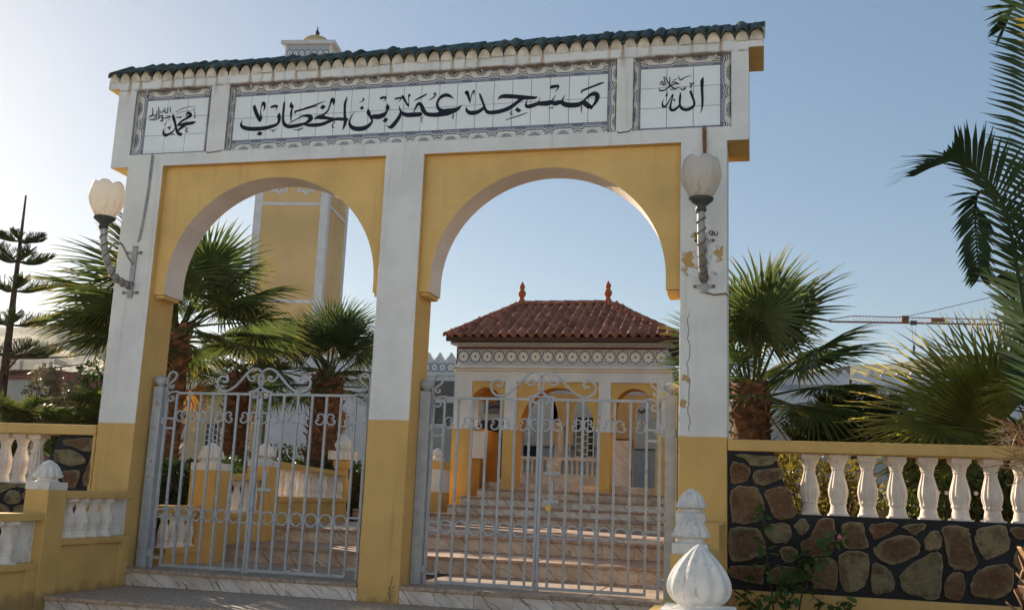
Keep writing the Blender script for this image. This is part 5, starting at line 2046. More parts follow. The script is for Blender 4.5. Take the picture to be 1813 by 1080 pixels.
for k in range(7):
    xx = -h + 0.24 + 0.297 * k
    piece('star_tile', st_me, mi, tr((xx, 20.98), -h - 0.012), (0, 0, ANG))
m = MB()
dm = [(0.84 * math.cos(a), 21.60 + 0.80 * math.sin(a)) for a in [math.pi / 2 * k / 8 for k in range(8)]] + [(0.06, 22.39), (0.09, 22.51), (0.12, 22.59), (0.05, 22.69), (0.03, 22.81), (0.01, 22.94)]
m.lathe(dm[:8] + [(0.06, 22.405)], 24, (MC.x, MC.y, 0))
m.build('dome', 'minaret_ochre', mi, smooth=True)
m = MB()
m.lathe(dm[8:], 10, (MC.x, MC.y, 0))
m.build('spire', 'dark_metal', mi, smooth=True)

# ================================================================== VEGETATION
def fan_mesh(seed, mat, nb=42, Rr=1.0, pet=1.0, droop=0.25, spread=150, w=0.05, fold=0.25, join=0.42):
    """Washingtonia leaf: petiole along +X then a fan of blades; plane XY, upper side +Z"""
    rnd = random.Random(seed)
    m = MB()
    # petiole
    P_ = [(pet * k / 5, 0, 0.10 * math.sin(math.pi * k / 10)) for k in range(6)]
    i0 = len(m.f)
    m.tube(P_, [0.026, 0.022, 0.018, 0.016, 0.014, 0.012], 5)
    for fi in range(i0, len(m.f)):
        m.uv[fi] = [(0, 0.1)] * len(m.f[fi])
    hub = Vector(P_[-1])
    fold = rnd.uniform(0.1, 0.45)
    for k in range(nb):
        a = rad(-spread + 2 * spread * (k + 0.5) / nb)
        L = Rr * (0.62 + 0.38 * math.cos(a * 0.5)) * rnd.uniform(0.93, 1.05)
        da = rad(2 * spread / nb)
        aj = a + rnd.uniform(-0.25, 0.25) * da
        dz = rnd.uniform(-0.02, 0.02)
        dr = droop * rnd.uniform(0.5, 1.6)
        prev = None
        stations = (0.02, join, 0.66, 0.85, 1.0)
        for si, s in enumerate(stations):
            r = L * s
            ang = a if s <= join else aj
            # fan surface is folded along the midrib and droops outward
            x = r * math.cos(ang)
            y = r * math.sin(ang)
            z = -fold * abs(y) * 0.6 - dr * L * max(0, s - 0.35) ** 2 * 1.6 + dz * s
            if s <= join:
                hw = r * math.tan(da / 2) * 1.02
            else:
                hw = L * join * math.tan(da / 2) * (1.0 - (s - join) / (1 - join)) ** 0.8 + 0.0015
            px_, py_ = -math.sin(ang), math.cos(ang)
            vz = 0.35 * hw
            cur = [hub + Vector((x - px_ * hw, y - py_ * hw, z + vz)), hub + Vector((x, y, z - vz)), hub + Vector((x + px_ * hw, y + py_ * hw, z + vz))]
            if prev:
                v0, v1 = stations[si - 1], s
                m.face([prev[0], prev[1], cur[1], cur[0]], 0, [(0, v0), (0.5, v0), (0.5, v1), (0, v1)])
                m.face([prev[1], prev[2], cur[2], cur[1]], 0, [(0.5, v0), (1, v0), (1, v1), (0.5, v1)])
            prev = cur
        if rnd.random() < 0.22:   # thread at the blade tip
            e = prev[1]
            d = Vector((math.cos(aj), math.sin(aj), 0))
            q = e + d * 0.10 + Vector((rnd.uniform(-.05, .05), rnd.uniform(-.05, .05), rnd.uniform(-0.06, 0.05)))
            m.face([e, e + Vector((0.003, 0.003, 0)), q], 0, [(0, 1), (0, 1), (0, 1)])
    return m.mesh('frond', mat)


FAN = {}
for nm_, mt in (('g', 'palm_leaf'), ('d', 'palm_leaf_dark'), ('s', 'palm_leaf_sunny'), ('x', 'dead_leaf')):
    FAN[nm_] = [fan_mesh(100 + k + ord(nm_), mt, nb=46 if nm_ != 'x' else 26, droop=0.22 if nm_ != 'x' else 0.8, spread=148 if nm_ != 'x' else 120, join=0.45 if nm_ != 'x' else 0.3) for k in range(4)]


def dir_matrix(az, el, roll=0.0):
    """local +X -> direction, local +Z -> upper side"""
    return Matrix.Rotation(az, 3, 'Z') @ Matrix.Rotation(-el, 3, 'Y') @ Matrix.Rotation(roll, 3, 'X')


def trunk_mesh(z0, z1, r0, r1, seed, x, y, boots=True, bz0=None, step=0.026, wk=1.35, lk=0.85):
    rnd = random.Random(seed)
    m = MB()
    pr = []
    n = 14
    for k in range(n + 1):
        u = k / n
        pr.append(((r0 + (r1 - r0) * u) * rnd.uniform(0.94, 1.06), z0 + (z1 - z0) * u))
    m.lathe(pr, 14, (x, y, 0))
    b = MB()
    if boots:
        bz = bz0 if bz0 is not None else z0
        N = int((z1 - bz) / (step / (2.2 if wk > 1.5 else 1)))
        for k in range(N):
            u = k / N
            z = bz + (z1 - bz) * u
            az = k * 2.39996
            R_ = r0 + (r1 - r0) * ((z - z0) / (z1 - z0))
            d = Vector((math.cos(az), math.sin(az), 0))
            t = Vector((-math.sin(az), math.cos(az), 0))
            w = rnd.uniform(0.05, 0.085) * wk
            L = rnd.uniform(0.10, 0.22) * lk
            up = rnd.uniform(0.3, 1.0)
            base = Vector((x, y, z)) + d * (R_ - 0.03)
            tip = base + d * (L * 0.75) + Vector((0, 0, L * up))
            th = Vector((0, 0, 0.03))
            tipw = rnd.uniform(0.3, 0.75)
            A_, B_ = base - t * w, base + t * w
            C_, D_ = tip + t * w * tipw, tip - t * w * tipw
            b.face([A_, B_, C_, D_])
            b.face([A_ - th, D_ - th * 0.4, C_ - th * 0.4, B_ - th])
            b.face([D_, C_, C_ - th * 0.4, D_ - th * 0.4])
            b.face([A_, D_, D_ - th * 0.4, A_ - th])
            b.face([B_, B_ - th, C_ - th * 0.4, C_])
    return m, b


def fan_palm(label, px, Y, pyc, rt, fronds, size=1.0, kind='g', z0=-0.3, seed=1, dead=6, elmax=80, elmin=-45, rt1=None, extra=(), shy=False):
    p = at(px, pyc, Y)
    t = thing('fan_palm', label, 'palm tree', (p.x, Y, z0), 'fan palms in the mosque garden')
    zt = p.z
    m, b = trunk_mesh(z0, zt - 0.05, rt, rt1 or rt * 0.85, seed, p.x, Y)
    m.build('trunk', 'trunk_brown', t, smooth=True)
    o = b.build('leaf_bases', 'boot_brown', t)
    rnd = random.Random(seed * 31 + 5)
    for k in range(fronds):
        u = (k + 0.5) / fronds
        el = rad(elmax + (elmin - elmax) * u + rnd.uniform(-8, 8))
        az = k * 2.39996 + rnd.uniform(-0.3, 0.3)
        sc = size * rnd.uniform(0.85, 1.1) * (0.8 + 0.2 * math.sin(math.pi * u))
        me = rnd.choice(FAN[kind])
        if shy and math.cos(az) < -0.25 and el < rad(62):
            sc *= 0.70
        piece('frond', me, t, (p.x + 0.1 * math.cos(az), Y + 0.1 * math.sin(az), zt - 0.35 * u), dir_matrix(az, el, rnd.uniform(-0.5, 0.5)), sc)
    for (az, el, sc, kd, *rl_) in extra:
        piece('frond', FAN[kd][int(abs(az)) % 4], t, (p.x, Y, zt - 0.1), dir_matrix(rad(az), rad(el), rad(rl_[0]) if rl_ else rnd.uniform(-0.5, 0.5)), sc)
    for k in range(dead):
        az = k * 2.39996 + 1.0
        o = piece('dead_frond', FAN['x'][k % 4], t, (p.x + 0.12 * math.cos(az), Y + 0.12 * math.sin(az), zt - 0.35), dir_matrix(az, rad(rnd.uniform(-80, -55)), rnd.uniform(-0.6, 0.6)), size * rnd.uniform(0.55, 0.8))
    return t


fan_palm('tallest fan palm, its crown spilling both sides of the left pier', 318, 4.6, 570, 0.20, 24, 1.02, 'g', -0.2, 3, 2, 70, -24,
         extra=((186, 16, 1.30, 'g'), (178, 38, 1.28, 'g'), (181, -2, 1.22, 'g'), (196, 58, 1.15, 'g'), (190, 28, 1.15, 'g'), (185, 5, 1.2, 'g'), (200, 50, 1.1, 'g'), (15, 22, 1.05, 'g'), (350, 55, 1.0, 'g'), (20, 3, 1.0, 'g')))
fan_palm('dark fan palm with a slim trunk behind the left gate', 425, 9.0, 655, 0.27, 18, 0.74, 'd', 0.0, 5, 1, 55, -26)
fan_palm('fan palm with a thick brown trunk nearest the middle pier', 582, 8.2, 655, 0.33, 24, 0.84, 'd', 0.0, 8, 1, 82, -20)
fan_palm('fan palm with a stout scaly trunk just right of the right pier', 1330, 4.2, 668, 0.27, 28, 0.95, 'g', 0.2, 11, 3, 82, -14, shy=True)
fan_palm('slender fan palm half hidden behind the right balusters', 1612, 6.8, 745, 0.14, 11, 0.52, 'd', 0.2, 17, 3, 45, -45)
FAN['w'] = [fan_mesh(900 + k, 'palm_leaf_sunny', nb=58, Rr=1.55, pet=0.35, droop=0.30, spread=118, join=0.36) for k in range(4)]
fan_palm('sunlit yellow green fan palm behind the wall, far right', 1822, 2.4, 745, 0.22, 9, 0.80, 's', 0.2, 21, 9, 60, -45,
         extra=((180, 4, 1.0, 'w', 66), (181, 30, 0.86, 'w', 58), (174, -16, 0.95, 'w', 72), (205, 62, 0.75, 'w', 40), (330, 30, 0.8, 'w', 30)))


def pinnate(m, path, Ls, n, w=0.016, v_angle=0.5, droop=0.2, seed=0, mi=0, side_bias=None, rach=0.014, tipw=0.3):
    """feather frond along path (list of 3-vectors) with n leaflets per side of max length Ls"""
    rnd = random.Random(seed)
    pts = [Vector(p) for p in crom([tuple(p) for p in path], 6)]
    N = len(pts)
    i0 = len(m.f)
    m.tube(pts, [rach * (1 - 0.8 * k / (N - 1)) for k in range(N)], 5)
    for fi in range(i0, len(m.f)):
        m.uv[fi] = [(0, 0.2)] * len(m.f[fi])
    for k in range(n):
        u = 0.10 + 0.90 * k / (n - 1)
        f = u * (N - 1)
        i = min(int(f), N - 2)
        p = pts[i].lerp(pts[i + 1], f - i)
        d = (pts[i + 1] - pts[i]).normalized()
        side = d.cross(Vector((0, 0, 1)))
        if side.length < 0.15:
            side = d.cross(Vector((0, 1, 0)))
        side.normalize()
        up = side.cross(d)
        L = Ls * (0.35 + 0.65 * math.sin(math.pi * min(1, 0.18 + 0.80 * u)) ** 0.7) * rnd.uniform(0.9, 1.08)
        for sg in (1, -1):
            dirv = (side * sg * math.cos(v_angle) + up * math.sin(v_angle) + d * (0.55 + 0.5 * u) + Vector((rnd.uniform(-.08, .08), rnd.uniform(-.08, .08), rnd.uniform(-.08, .08)))).normalized()
            wv = dirv.cross(up).normalized() * w
            if wv.length < 1e-4:
                wv = d * w
            mid = p + dirv * L * 0.5 - Vector((0, 0, droop * L * 0.12))
            tip = p + dirv * L - Vector((0, 0, droop * L * 0.55))
            m.face([p - wv * 0.5, p + wv * 0.5, mid + wv, mid - wv], mi, [(0, 0.2), (1, 0.2), (1, 0.6), (0, 0.6)])
            m.face([mid - wv, mid + wv, tip], mi, [(0, 0.6), (1, 0.6), (0.5, 1)])


# date palm leaning in at the right edge, in front of the wall
dp = thing('date_palm', 'feather leaved date palm leaning in from the right edge', 'palm tree', (5.2, -2.6, -0.4))
m, b = trunk_mesh(-0.5, 0.66, 0.30, 0.22, 40, at(1893, 1000, -2.6).x, -2.6, step=0.034, wk=1.9, lk=0.7)
m.build('trunk', 'trunk_brown', dp, smooth=True)
b.build('leaf_bases', 'date_boot', dp)
mf = MB()
rr_ = random.Random(4)
for k in range(90):
    p = at(1822 + rr_.uniform(-24, 45), 800 + rr_.uniform(-40, 40), -2.6 + rr_.uniform(-0.2, 0.1))
    q = p + Vector((rr_.uniform(-0.26, 0.05), rr_.uniform(-0.1, 0.1), rr_.uniform(-0.10, 0.16)))
    mf.tube([p, p.lerp(q, 0.5) + Vector((0, 0, rr_.uniform(-0.03, 0.05))), q], 0.003, 3)
o = mf.build('fibre', 'fibre', dp)
o['kind'] = 'stuff'
DPF = [([(1850, 760, -2.6), (1815, 560, -2.7), (1780, 375, -2.8), (1740, 312, -2.85), (1700, 284, -2.9), (1655, 294, -3.0), (1618, 312, -3.05)], 0.40, 62, 'date_leaf'),
       ([(1860, 760, -2.6), (1862, 560, -2.5), (1850, 380, -2.4), (1838, 200, -2.3), (1830, 60, -2.25), (1822, -60, -2.2)], 0.42, 80, 'date_leaf'),
       ([(1850, 760, -2.5), (1830, 520, -2.3), (1790, 390, -2.1), (1748, 345, -2.0), (1728, 352, -1.95), (1728, 420, -1.95), (1734, 486, -1.95)], 0.24, 56, 'date_leaf'),
       ([(1860, 780, -2.6), (1836, 640, -2.4), (1800, 540, -2.2), (1770, 500, -2.1), (1745, 500, -2.0)], 0.30, 44, 'date_leaf'),
       ([(1870, 760, -2.6), (1890, 400, -2.4), (1870, 150, -2.2), (1840, 40, -2.1), (1800, 10, -2.0), (1775, 50, -1.95)], 0.30, 60, 'date_leaf'),
       ([(1880, 500, -2.6), (1868, 260, -2.6), (1832, 60, -2.6), (1806, -30, -2.6), (1790, -70, -2.6)], 0.13, 40, 'date_leaf_yellow'),
       ([(1860, 760, -2.6), (1900, 560, -2.6), (1980, 420, -2.6), (2080, 380, -2.7)], 0.40, 50, 'date_leaf'),
       ([(1860, 760, -2.6), (1960, 640, -2.6), (2080, 600, -2.7), (2180, 680, -2.8)], 0.40, 50, 'date_leaf'),
       ([(1860, 760, -2.6), (1850, 700, -2.0), (1830, 640, -1.5), (1815, 640, -1.0)], 0.34, 44, 'date_leaf')]
for k, (pp, L, n, mt) in enumerate(DPF):
    m = MB()
    pinnate(m, [at(*q) for q in pp], L, n, 0.013, 0.35, 0.25, 50 + k)
    m.build('frond', mt, dp)

# low young feather palms behind the left wall
def low_palm(px, py, Y, n, L, seed, label, mt='palm_leaf_dark', leaf=0.34):
    p = at(px, py, Y)
    t = thing('young_palm', label, 'palm', (p.x, Y, p.z), 'young feather palms behind the left wall')
    rnd = random.Random(seed)
    for k in range(n):
        az = k * 2.39996 + rnd.uniform(-.2, .2)
        el = rnd.uniform(0.95, 1.5)
        LL = L * rnd.uniform(0.8, 1.1)
        dx, dy = math.cos(az), math.sin(az)
        ce = math.cos(el) + 0.18
        path = [p, p + Vector((dx * LL * .2 * ce, dy * LL * .2 * ce, LL * .42)), p + Vector((dx * LL * .5 * ce, dy * LL * .5 * ce, LL * .78)), p + Vector((dx * LL * ce, dy * LL * ce, LL * (1.0 - 0.35 * ce)))]
        m = MB()
        pinnate(m, path, leaf, 34, 0.016, 0.4, 0.3, seed * 7 + k)
        m.build('frond', mt, t)
    return t


low_palm(20, 815, 3.6, 15, 1.0, 61, 'young feather palm at the far left behind the balusters', 'palm_leaf')
low_palm(98, 822, 3.2, 13, 0.85, 62, 'young feather palm between the far left one and the pier', 'palm_leaf')
low_palm(160, 805, 4.0, 15, 1.0, 63, 'bushy young feather palm close to the left pier', 'palm_leaf')


def leaf_cloud(m, n, fn, size, seed, elong=1.6, uprnd=1.0):
    rnd = random.Random(seed)
    for _ in range(n):
        c, out = fn(rnd)
        a = Vector((rnd.gauss(0, 1), rnd.gauss(0, 1), rnd.gauss(0, 1))) + out * 1.2
        a.normalize()
        b = a.cross(Vector((rnd.gauss(0, 1), rnd.gauss(0, 1), rnd.gauss(0, 1)))).normalized()
        s = size * rnd.uniform(0.6, 1.3)
        p = Vector(c)
        m.face([p, p + a * s * elong * 0.5 + b * s * 0.4, p + a * s * elong, p + a * s * elong * 0.5 - b * s * 0.4])


def box_sampler(x0, x1, y0, y1, z0, z1, bumps=0.06):
    def fn(r):
        f = r.random()
        x, y, z = r.uniform(x0, x1), r.uniform(y0, y1), r.uniform(z0, z1)
        b = r.uniform(-bumps, bumps) + 0.04 * math.sin(x * 7) + 0.03 * math.sin(z * 11 + x * 3)
        if f < 0.35:
            return (x, y, z1 + b), Vector((0, 0, 1))
        if f < 0.75:
            return (x, y0 + b, z), Vector((0, -1, 0.2))
        if f < 0.85:
            return (x1 + b, y, z), Vector((1, 0, 0.2))
        if f < 0.95:
            return (x0 + b, y, z), Vector((-1, 0, 0.2))
        return (x, y, z), Vector((0, 0, 1))
    return fn


def hedge(label, x0, x1, y0, y1, z0, z1, n, seed, mt='hedge_leaf', size=0.045):
    t = thing('hedge', label, 'hedge', ((x0 + x1) / 2, (y0 + y1) / 2, z0))
    m = MB()
    m.box(x0 + 0.08, x1 - 0.08, y0 + 0.08, y1 - 0.08, z0, z1 - 0.08)
    m.build('branches', 'stem_brown', t)
    m = MB()
    leaf_cloud(m, n, box_sampler(x0, x1, y0, y1, z0, z1), size, seed)
    m.build('foliage', mt, t)
    return t


h0 = at(288, 890, 4.0)
hedge('clipped dark hedge beside the palm trunk behind the left gate', -5.6, at(358, 850, 3.0).x + 0.2, 3.0, 3.9, 0.1, 1.02, 5200, 71)
hedge('clipped hedge row behind the inner parapet, beneath the palms', -6.2, -3.1, 7.7, 8.7, 0.1, 1.22, 5200, 72)
hedge('dark hedge in the gap left of the middle pier', at(600, 870, 8.6).x, at(660, 870, 8.6).x + 0.3, 9.0, 9.6, 0.1, 1.18, 2200, 73)


def blob_sampler(c, rx, ry, rz, shell=0.75):
    def fn(r):
        while True:
            v = Vector((r.uniform(-1, 1), r.uniform(-1, 1), r.uniform(-1, 1)))
            if shell * r.random() < v.length < 1:
                break
        k = 1 + 0.18 * math.sin(v.x * 6 + 1) * math.sin(v.z * 7)
        return (c[0] + v.x * rx * k, c[1] + v.y * ry * k, c[2] + v.z * rz * k), v
    return fn


def shrub(label, c, rx, ry, rz, n, mt, size, seed, name='shrub', group=None):
    t = thing(name, label, 'shrub', (c[0], c[1], c[2] - rz), group)
    m = MB()
    rnd = random.Random(seed)
    for k in range(9):
        a = rnd.uniform(0, 6.28)
        m.tube([(c[0], c[1], c[2] - rz), (c[0] + 0.3 * rx * math.cos(a), c[1] + 0.3 * ry * math.sin(a), c[2] - 0.2 * rz), (c[0] + 0.75 * rx * math.cos(a), c[1] + 0.75 * ry * math.sin(a), c[2] + 0.5 * rz)], [0.02, 0.012, 0.005], 5)
    m.build('stems', 'stem_brown', t)
    m = MB()
    leaf_cloud(m, n, blob_sampler(c, rx, ry, rz), size, seed)
    m.build('foliage', mt, t)
    return t


def P(px, py, Y):
    return tuple(at(px, py, Y))


shrub('golden green shrub behind the first right baluster', P(1420, 865, 1.3), 0.30, 0.25, 0.42, 1100, 'shrub_gold', 0.045, 81)
shrub('golden green shrub between the second and third right balusters', P(1490, 880, 1.5), 0.34, 0.25, 0.36, 1000, 'shrub_gold', 0.045, 82)
shrub('dark green shrub behind the middle right balusters', P(1665, 892, 1.6), 0.55, 0.3, 0.28, 1100, 'bush_leaf', 0.05, 83)
shrub('round green shrub behind the last right balusters', P(1780, 890, 1.6), 0.42, 0.3, 0.30, 1000, 'bush_leaf', 0.05, 84)
shrub('tall pale grey green bush behind the left wall', P(76, 725, 5.2), 0.32, 0.3, 0.75, 1400, 'grey_leaf', 0.05, 85)
shrub('pale bush between the grey green one and the palms', P(128, 718, 6.0), 0.35, 0.3, 0.42, 1000, 'grey_leaf', 0.05, 86)
shrub('dark bush against the left pier behind the wall', P(172, 700, 6.5), 0.5, 0.3, 0.6, 1300, 'hedge_leaf', 0.06, 87)
shrub('trimmed green shrub tips above the inner parapet', P(530, 815, 8.4), 0.9, 0.3, 0.28, 1100, 'bush_leaf', 0.05, 88)
# blossoms
for k, (px, py) in enumerate(((1560, 868), (1661, 872), (1676, 872), (1728, 873))):
    t = thing('blossom', ['small white blossom above the golden shrub', 'left one of two pale blossoms close together over dark shrub', 'right one of two pale blossoms close together over dark shrub', 'pale blossom over the last round shrub'][k], 'flower', P(px, py, 1.25), 'pale blossoms behind the right balusters')
    m = MB()
    c = at(px, py, 1.25)
    for j in range(5):
        a = j * 1.2566
        v = Vector((math.cos(a), -0.4, math.sin(a)))
        s = Vector((-math.sin(a), 0, math.cos(a)))
        m.face([c, c + v * 0.014 + s * 0.010, c + v * 0.024, c + v * 0.014 - s * 0.010])
    m.build('petals', 'white_petal', t)
    m = MB()
    m.tube([c + Vector((0.0, 0.012, 0)), c + Vector((0.01, 0.03, -0.12))], 0.003, 4)
    m.build('stem', 'stem_brown', t)

# Norfolk pine at the far left
def norfolk(label, px0, py0, px1, py1, Y, whorls, seed, rtr=0.10, mt='pine_leaf'):
    p0, p1 = at(px0, py0, Y), at(px1, py1, Y)
    p0 = p0 + (p0 - p1) * 0.25
    t = thing('norfolk_pine', label, 'pine tree', tuple(p0))
    m = MB()
    m.tube([p0, p0.lerp(p1, 0.5), p1], [rtr, rtr * 0.6, 0.018], 9)
    m.build('trunk', 'pine_trunk', t, smooth=True)
    rnd = random.Random(seed)
    for (u, L, lift, nb) in whorls:
        c = p0.lerp(p1, u)
        a0 = rnd.uniform(0, 6.28)
        for k in range(nb):
            a = a0 + k * 2 * math.pi / nb + rnd.uniform(-.2, .2)
            LL = L * rnd.uniform(0.85, 1.1)
            d = Vector((math.cos(a), math.sin(a), 0))
            m = MB()
            path = crom([tuple(c), tuple(c + d * LL * 0.4 + Vector((0, 0, -0.02 * LL + lift * 0.2))), tuple(c + d * LL * 0.75 + Vector((0, 0, lift * 0.5))), tuple(c + d * LL + Vector((0, 0, lift)))], 5)
            m.tube(path, [0.02 * (1 - 0.7 * i / (len(path) - 1)) for i in range(len(path))], 5)
            side = d.cross(Vector((0, 0, 1)))
            # rope-like foliage sprays standing along the branch
            for j in range(22):
                f = 0.22 + 0.78 * j / 21
                i = min(int(f * (len(path) - 1)), len(path) - 2)
                q = Vector(path[i]).lerp(Vector(path[i + 1]), f * (len(path) - 1) - i)
                sl_ = 0.36 * LL * (1.15 - 0.75 * f) + 0.07
                for sg in (-1, 1, 0.3):
                    dv = (side * sg * 0.8 + Vector((0, 0, 0.75)) + d * 0.55 + Vector((rnd.uniform(-.2, .2), rnd.uniform(-.2, .2), rnd.uniform(-.1, .2)))).normalized()
                    e = q + dv * sl_
                    n1 = dv.cross(d).normalized() * 0.0085
                    n2 = dv.cross(n1).normalized() * 0.0085
                    for nn_ in (n1, n2):
                        m.face([q - nn_, q + nn_, e + nn_ * 0.5, e - nn_ * 0.5])
            m.build('branch', mt, t)
    return t


norfolk('Norfolk pine with tiered sparse branches at the far left edge', 4, 690, 46, 346, 8.5,
        [(0.34, 1.0, 0.10, 6), (0.46, 0.85, 0.12, 6), (0.60, 0.80, 0.14, 6), (0.72, 0.70, 0.13, 6), (0.805, 0.5, 0.08, 6)], 91, 0.11)
norfolk('squat dark Norfolk pine between the right palms', 1512, 790, 1505, 672, 5.2,
        [(0.22, 0.85, 0.03, 8), (0.33, 0.85, 0.03, 8), (0.44, 0.78, 0.03, 8), (0.56, 0.66, 0.04, 7), (0.68, 0.5, 0.05, 7), (0.80, 0.3, 0.05, 6)], 92, 0.05)
# long bare boughs of the Norfolk pine reaching right
bt_ = thing('bare_tree', 'leafless tree with long thin boughs beside the far left pine', 'tree', P(3, 700, 8.2))
m = MB()
m.tube([at(-4, 760, 8.2), at(3, 690, 8.2), at(12, 640, 8.2)], [0.07, 0.06, 0.05], 7)
m.build('trunk', 'pine_trunk', bt_)
for pts in ([(6, 662), (60, 662), (130, 660), (190, 652)], [(6, 660), (40, 658), (90, 652), (180, 640)], [(10, 634), (70, 634), (120, 632), (185, 622)], [(12, 632), (50, 626), (90, 612), (150, 598)], [(6, 660), (22, 645), (34, 630)]):
    m = MB()
    m.tube([at(a, b, 8.2) for a, b in pts], [0.026, 0.02, 0.016, 0.008][:len(pts)], 6)
    m.build('bough', 'pine_trunk', bt_)

# climbing rose bush against the right wall
rb = thing('rose_bush', 'leggy rose bush with one pink bud climbing the right stone wall', 'shrub', P(1390, 1100, -0.3))
ST = [[(1372, 1110), (1366, 1040), (1358, 985), (1352, 930), (1350, 892)], [(1410, 1110), (1420, 1050), (1445, 1000), (1470, 965), (1485, 948)], [(1372, 1060), (1400, 1020), (1425, 990), (1440, 975)],
      [(1300, 1045), (1325, 1062), (1345, 1078), (1352, 1100)], [(1440, 1110), (1448, 1078), (1456, 1066)], [(1392, 1110), (1390, 1060), (1392, 1030)], [(1490, 1110), (1496, 1080), (1494, 1068)]]
m = MB()
for s in ST:
    m.tube([at(a, b, -0.22 - 0.03 * i) for i, (a, b) in enumerate(s)], [0.008, 0.007, 0.006, 0.005, 0.004][:len(s)], 5)
m.build('stems', 'stem_brown', rb)
rl = MB()
V0 = [(0, 0, 0), (0.35, 0.27, 0.05), (0.75, 0.24, 0.04), (1, 0, -0.05), (0.75, -0.24, 0.04), (0.35, -0.27, 0.05), (0.4, 0, 0), (0.75, 0, -0.01)]
for q in ((0, 6, 1), (1, 6, 7, 2), (2, 7, 3), (0, 5, 6), (5, 4, 7, 6), (4, 3, 7)):
    rl.face([V0[i] for i in q])
rl_me = rl.mesh('leaf', 'rose_leaf')
rnd = random.Random(12)
for s in ST:
    q = [at(a, b, -0.22 - 0.03 * i) for i, (a, b) in enumerate(s)]
    for k in range(48 if len(s) > 3 else 20):
        f = rnd.uniform(0.12, 1.0) * (len(q) - 1)
        i = min(int(f), len(q) - 2)
        p = q[i].lerp(q[i + 1], f - i) + Vector((rnd.gauss(0, 0.045), rnd.uniform(-0.08, 0.05), rnd.gauss(0, 0.035)))
        piece('leaf', rl_me, rb, p, (rnd.uniform(-0.9, 0.9), rnd.uniform(-1.0, 0.8), rnd.uniform(0, 6.28)), rnd.uniform(0.06, 0.115))
m = MB()
c = at(1486, 953, -0.36)
for j in range(7):
    a = j * 0.9
    m.face([c + Vector((0, 0, -0.02)), c + Vector((0.022 * math.cos(a), 0.022 * math.sin(a), 0.005)), c + Vector((0.006 * math.cos(a + .4), 0.006 * math.sin(a + .4), 0.04)), c + Vector((0.022 * math.cos(a + .9), 0.022 * math.sin(a + .9), 0.005))])
m.build('flower', 'pink_petal', rb)
# weed on the middle pier's foot
wd = thing('weed', 'thin dry weed growing up the foot of the middle pier', 'plant', P(690, 1065, -0.03))
m = MB()
m.tube([at(689, 1062, -0.03), at(690, 1040, -0.03), at(695, 1020, -0.03)], 0.003, 4)
for k in range(5):
    p = at(690 + k * 0.9, 1058 - k * 4, -0.03)
    m.tube([p, p + Vector((0.03 * (-1) ** k, -0.01, 0.03))], 0.0025, 4)
m.build('stalk', 'stem_brown', wd)

# ================================================================== FAR THINGS
fb = thing('far_house', 'distant red brick and grey house on the far left', 'house', tuple(at(60, 700, 75)))
a_, b_ = at(8, 690, 75), at(98, 656, 75)
g_ = at(60, 672, 75).z
m = MB()
m.box(a_.x - 3, at(88, 680, 75).x, 75, 83, -2, g_)
m.build('wall', 'grey_wall', fb)
m = MB()
m.box(a_.x - 3, at(106, 680, 75).x, 74.8, 84, g_, at(60, 655, 75).z)
m.build('upper_wall', 'brick_red', fb)
m = MB()
m.box(at(88, 680, 75).x + 0.01, at(106, 680, 75).x, 75.2, 83, -2, g_)
m.build('side_wall', 'brick_red', fb)
for px in (10, 34, 74, 86):
    m = MB()
    q = at(px, 655, 75)
    m.box(q.x - 0.12, q.x + 0.12, 75.1, 75.34, q.z, q.z + random.uniform(0.5, 1.0))
    m.build('column_stub', 'grey_wall', fb)
m = MB()
m.box(at(90, 676, 75).x, at(93, 676, 75).x, 74.75, 74.82, at(92, 680, 75).z, at(92, 674, 75).z)
m.box(at(96, 676, 75).x, at(99, 676, 75).x, 74.75, 74.82, at(92, 680, 75).z, at(92, 674, 75).z)
m.build('window', 'dark_glass', fb)

# tower crane
def Dp(x, y, d):
    return CAM + (RM @ Vector(((x - 906.5) / FPX, 1, -(y - 540) / FPX))) * d


ct = thing('tower_crane', 'slim red lattice tower crane on the horizon at right', 'crane', tuple(Dp(1775, 760, 235)))
m = MB()
TL, TR = Dp(1510, 559.5, 235), Dp(1768, 566, 235)
BL, BR = Dp(1468, 568.5, 235), Dp(1768, 574, 235)
m.tube([Dp(1468, 566, 235), TL, TR], 0.11, 4)
m.tube([BL, BR], 0.12, 4)
m.tube([BL + Vector((0, 1.2, 0)), BR + Vector((0, 1.2, 0))], 0.11, 4)
N = 44
for k in range(N):
    u = k / N
    a = TL.lerp(TR, u)
    bb = BL.lerp(BR, 0.14 + 0.86 * (u + 0.5 / N))
    c_ = TL.lerp(TR, (k + 1) / N)
    m.tube([a, bb], 0.035, 3)
    m.tube([bb, c_], 0.035, 3)
m.build('jib', 'crane_paint', ct)
m = MB()
for dx in (-4, 4):
    for dy in (0, 1.2):
        m.tube([Dp(1776 + dx, 570, 235) + Vector((0, dy, 0)), Dp(1776 + dx, 800, 235) + Vector((0, dy, 0))], 0.12, 4)
for k in range(22):
    y = 572 + k * 10
    m.tube([Dp(1772, y, 235), Dp(1780, y + 10, 235)], 0.07, 3)
    m.tube([Dp(1780, y, 235), Dp(1772, y + 10, 235)], 0.07, 3)
m.tube([Dp(1776, 570, 235), Dp(1784, 515, 235)], 0.25, 4)
m.build('mast', 'crane_paint', ct)
m = MB()
m.tube([Dp(1605, 560, 235), Dp(1640, 553, 235), Dp(1782, 520, 235)], 0.07, 4)
m.tube([Dp(1614, 572, 235), Dp(1617, 612, 235)], 0.05, 3)
m.tube([Dp(1622, 572, 235), Dp(1619, 612, 235)], 0.05, 3)
m.build('cable', 'dark_metal', ct)
m = MB()
q = Dp(1618, 616, 235)
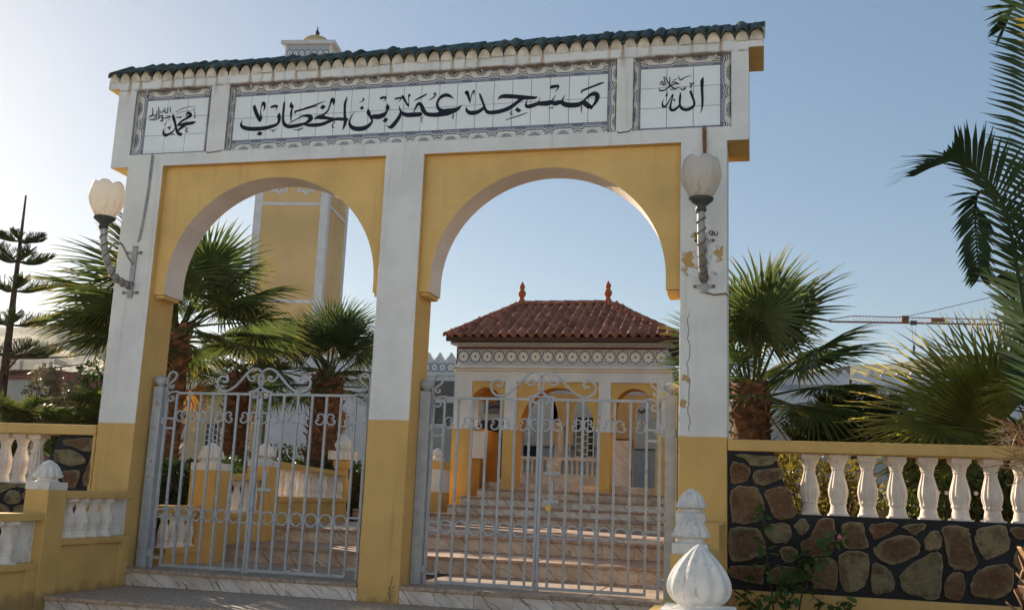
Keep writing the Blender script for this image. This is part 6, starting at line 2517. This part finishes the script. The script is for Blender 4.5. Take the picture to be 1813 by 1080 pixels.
m.lathe([(0.1, -0.9), (0.25, -0.5), (0.35, 0.3), (0.1, 0.8)], 8, tuple(q))
m.build('hook_block', 'dark_metal', ct)
m = MB()
q = Dp(1617, 571, 235)
m.box(q.x - 0.7, q.x + 0.7, q.y - 0.5, q.y + 0.7, q.z - 0.5, q.z + 0.35)
m.build('trolley', 'dark_metal', ct)
m = MB()
q = Dp(1661, 567, 235)
m.box(q.x - 1.6, q.x + 1.6, q.y + 0.2, q.y + 1.0, q.z - 0.3, q.z + 0.5)
q = Dp(1603, 563, 235)
m.box(q.x - 0.8, q.x + 0.8, q.y + 0.2, q.y + 1.0, q.z - 0.9, q.z + 0.6)
m.build('sheave_box', 'crane_paint', ct)

# hills
def ridge(name, az0, az1, dist, elev, seed, n=160, depth=900):
    rnd = random.Random(seed)
    ph = [rnd.uniform(0, 6.28) for _ in range(8)]
    m = MB()
    rows = 12
    g = []
    for i in range(n + 1):
        az = rad(az0 + (az1 - az0) * i / n)
        e = elev(math.degrees(az))
        col = []
        for j in range(rows + 1):
            u = j / rows
            d = dist - depth * (1 - u)
            hgt = dist * e * (u ** 1.4)
            hgt += dist * 0.006 * u * (math.sin(i * 0.31 + ph[0] + j * 0.6) + 0.6 * math.sin(i * 0.83 + ph[1] - j) + 0.4 * math.sin(i * 1.7 + ph[2] + j * 1.3)) * (1 if u < 1 else 0.35)
            col.append((CAM.x + d * math.sin(az), CAM.y + d * math.cos(az), -1.3 + hgt))
        g.append(col)
    for i in range(n):
        for j in range(rows):
            m.face([g[i][j], g[i + 1][j], g[i + 1][j + 1], g[i][j + 1]])
    # back slope
    for i in range(n):
        a, b = g[i][rows], g[i + 1][rows]
        m.face([a, b, (b[0] * 1.25, b[1] * 1.25, -5), (a[0] * 1.25, a[1] * 1.25, -5)])
    return tag(m.build(name, 'hill_scrub', None, recalc=True, smooth=True), kind='structure')


def elevation(az):
    # az in degrees from +Y, negative to the left
    e = 0.125
    e += 0.018 * math.exp(-((az - 13) / 9) ** 2) + 0.016 * math.exp(-((az + 37.5) / 4.5) ** 2) - 0.03 * math.exp(-((az + 26) / 6) ** 2)
    return e


ridge('hill', -75, 70, 1500, elevation, 5)

# pale evening air
hz = bpy.data.materials.new('haze')
hz.use_nodes = True
hz.node_tree.nodes.clear()
_v = hz.node_tree.nodes.new('ShaderNodeVolumePrincipled')
_v.inputs['Color'].default_value = (0.95, 0.96, 1.0, 1)
_v.inputs['Density'].default_value = 0.000035
_v.inputs['Anisotropy'].default_value = 0.45
_o = hz.node_tree.nodes.new('ShaderNodeOutputMaterial')
hz.node_tree.links.new(_v.outputs[0], _o.inputs['Volume'])
MAT['haze'] = hz
m = MB()
m.box(-3100, 3100, -420, 3100, -6, 330)
tag(m.build('haze', 'haze'), kind='stuff')
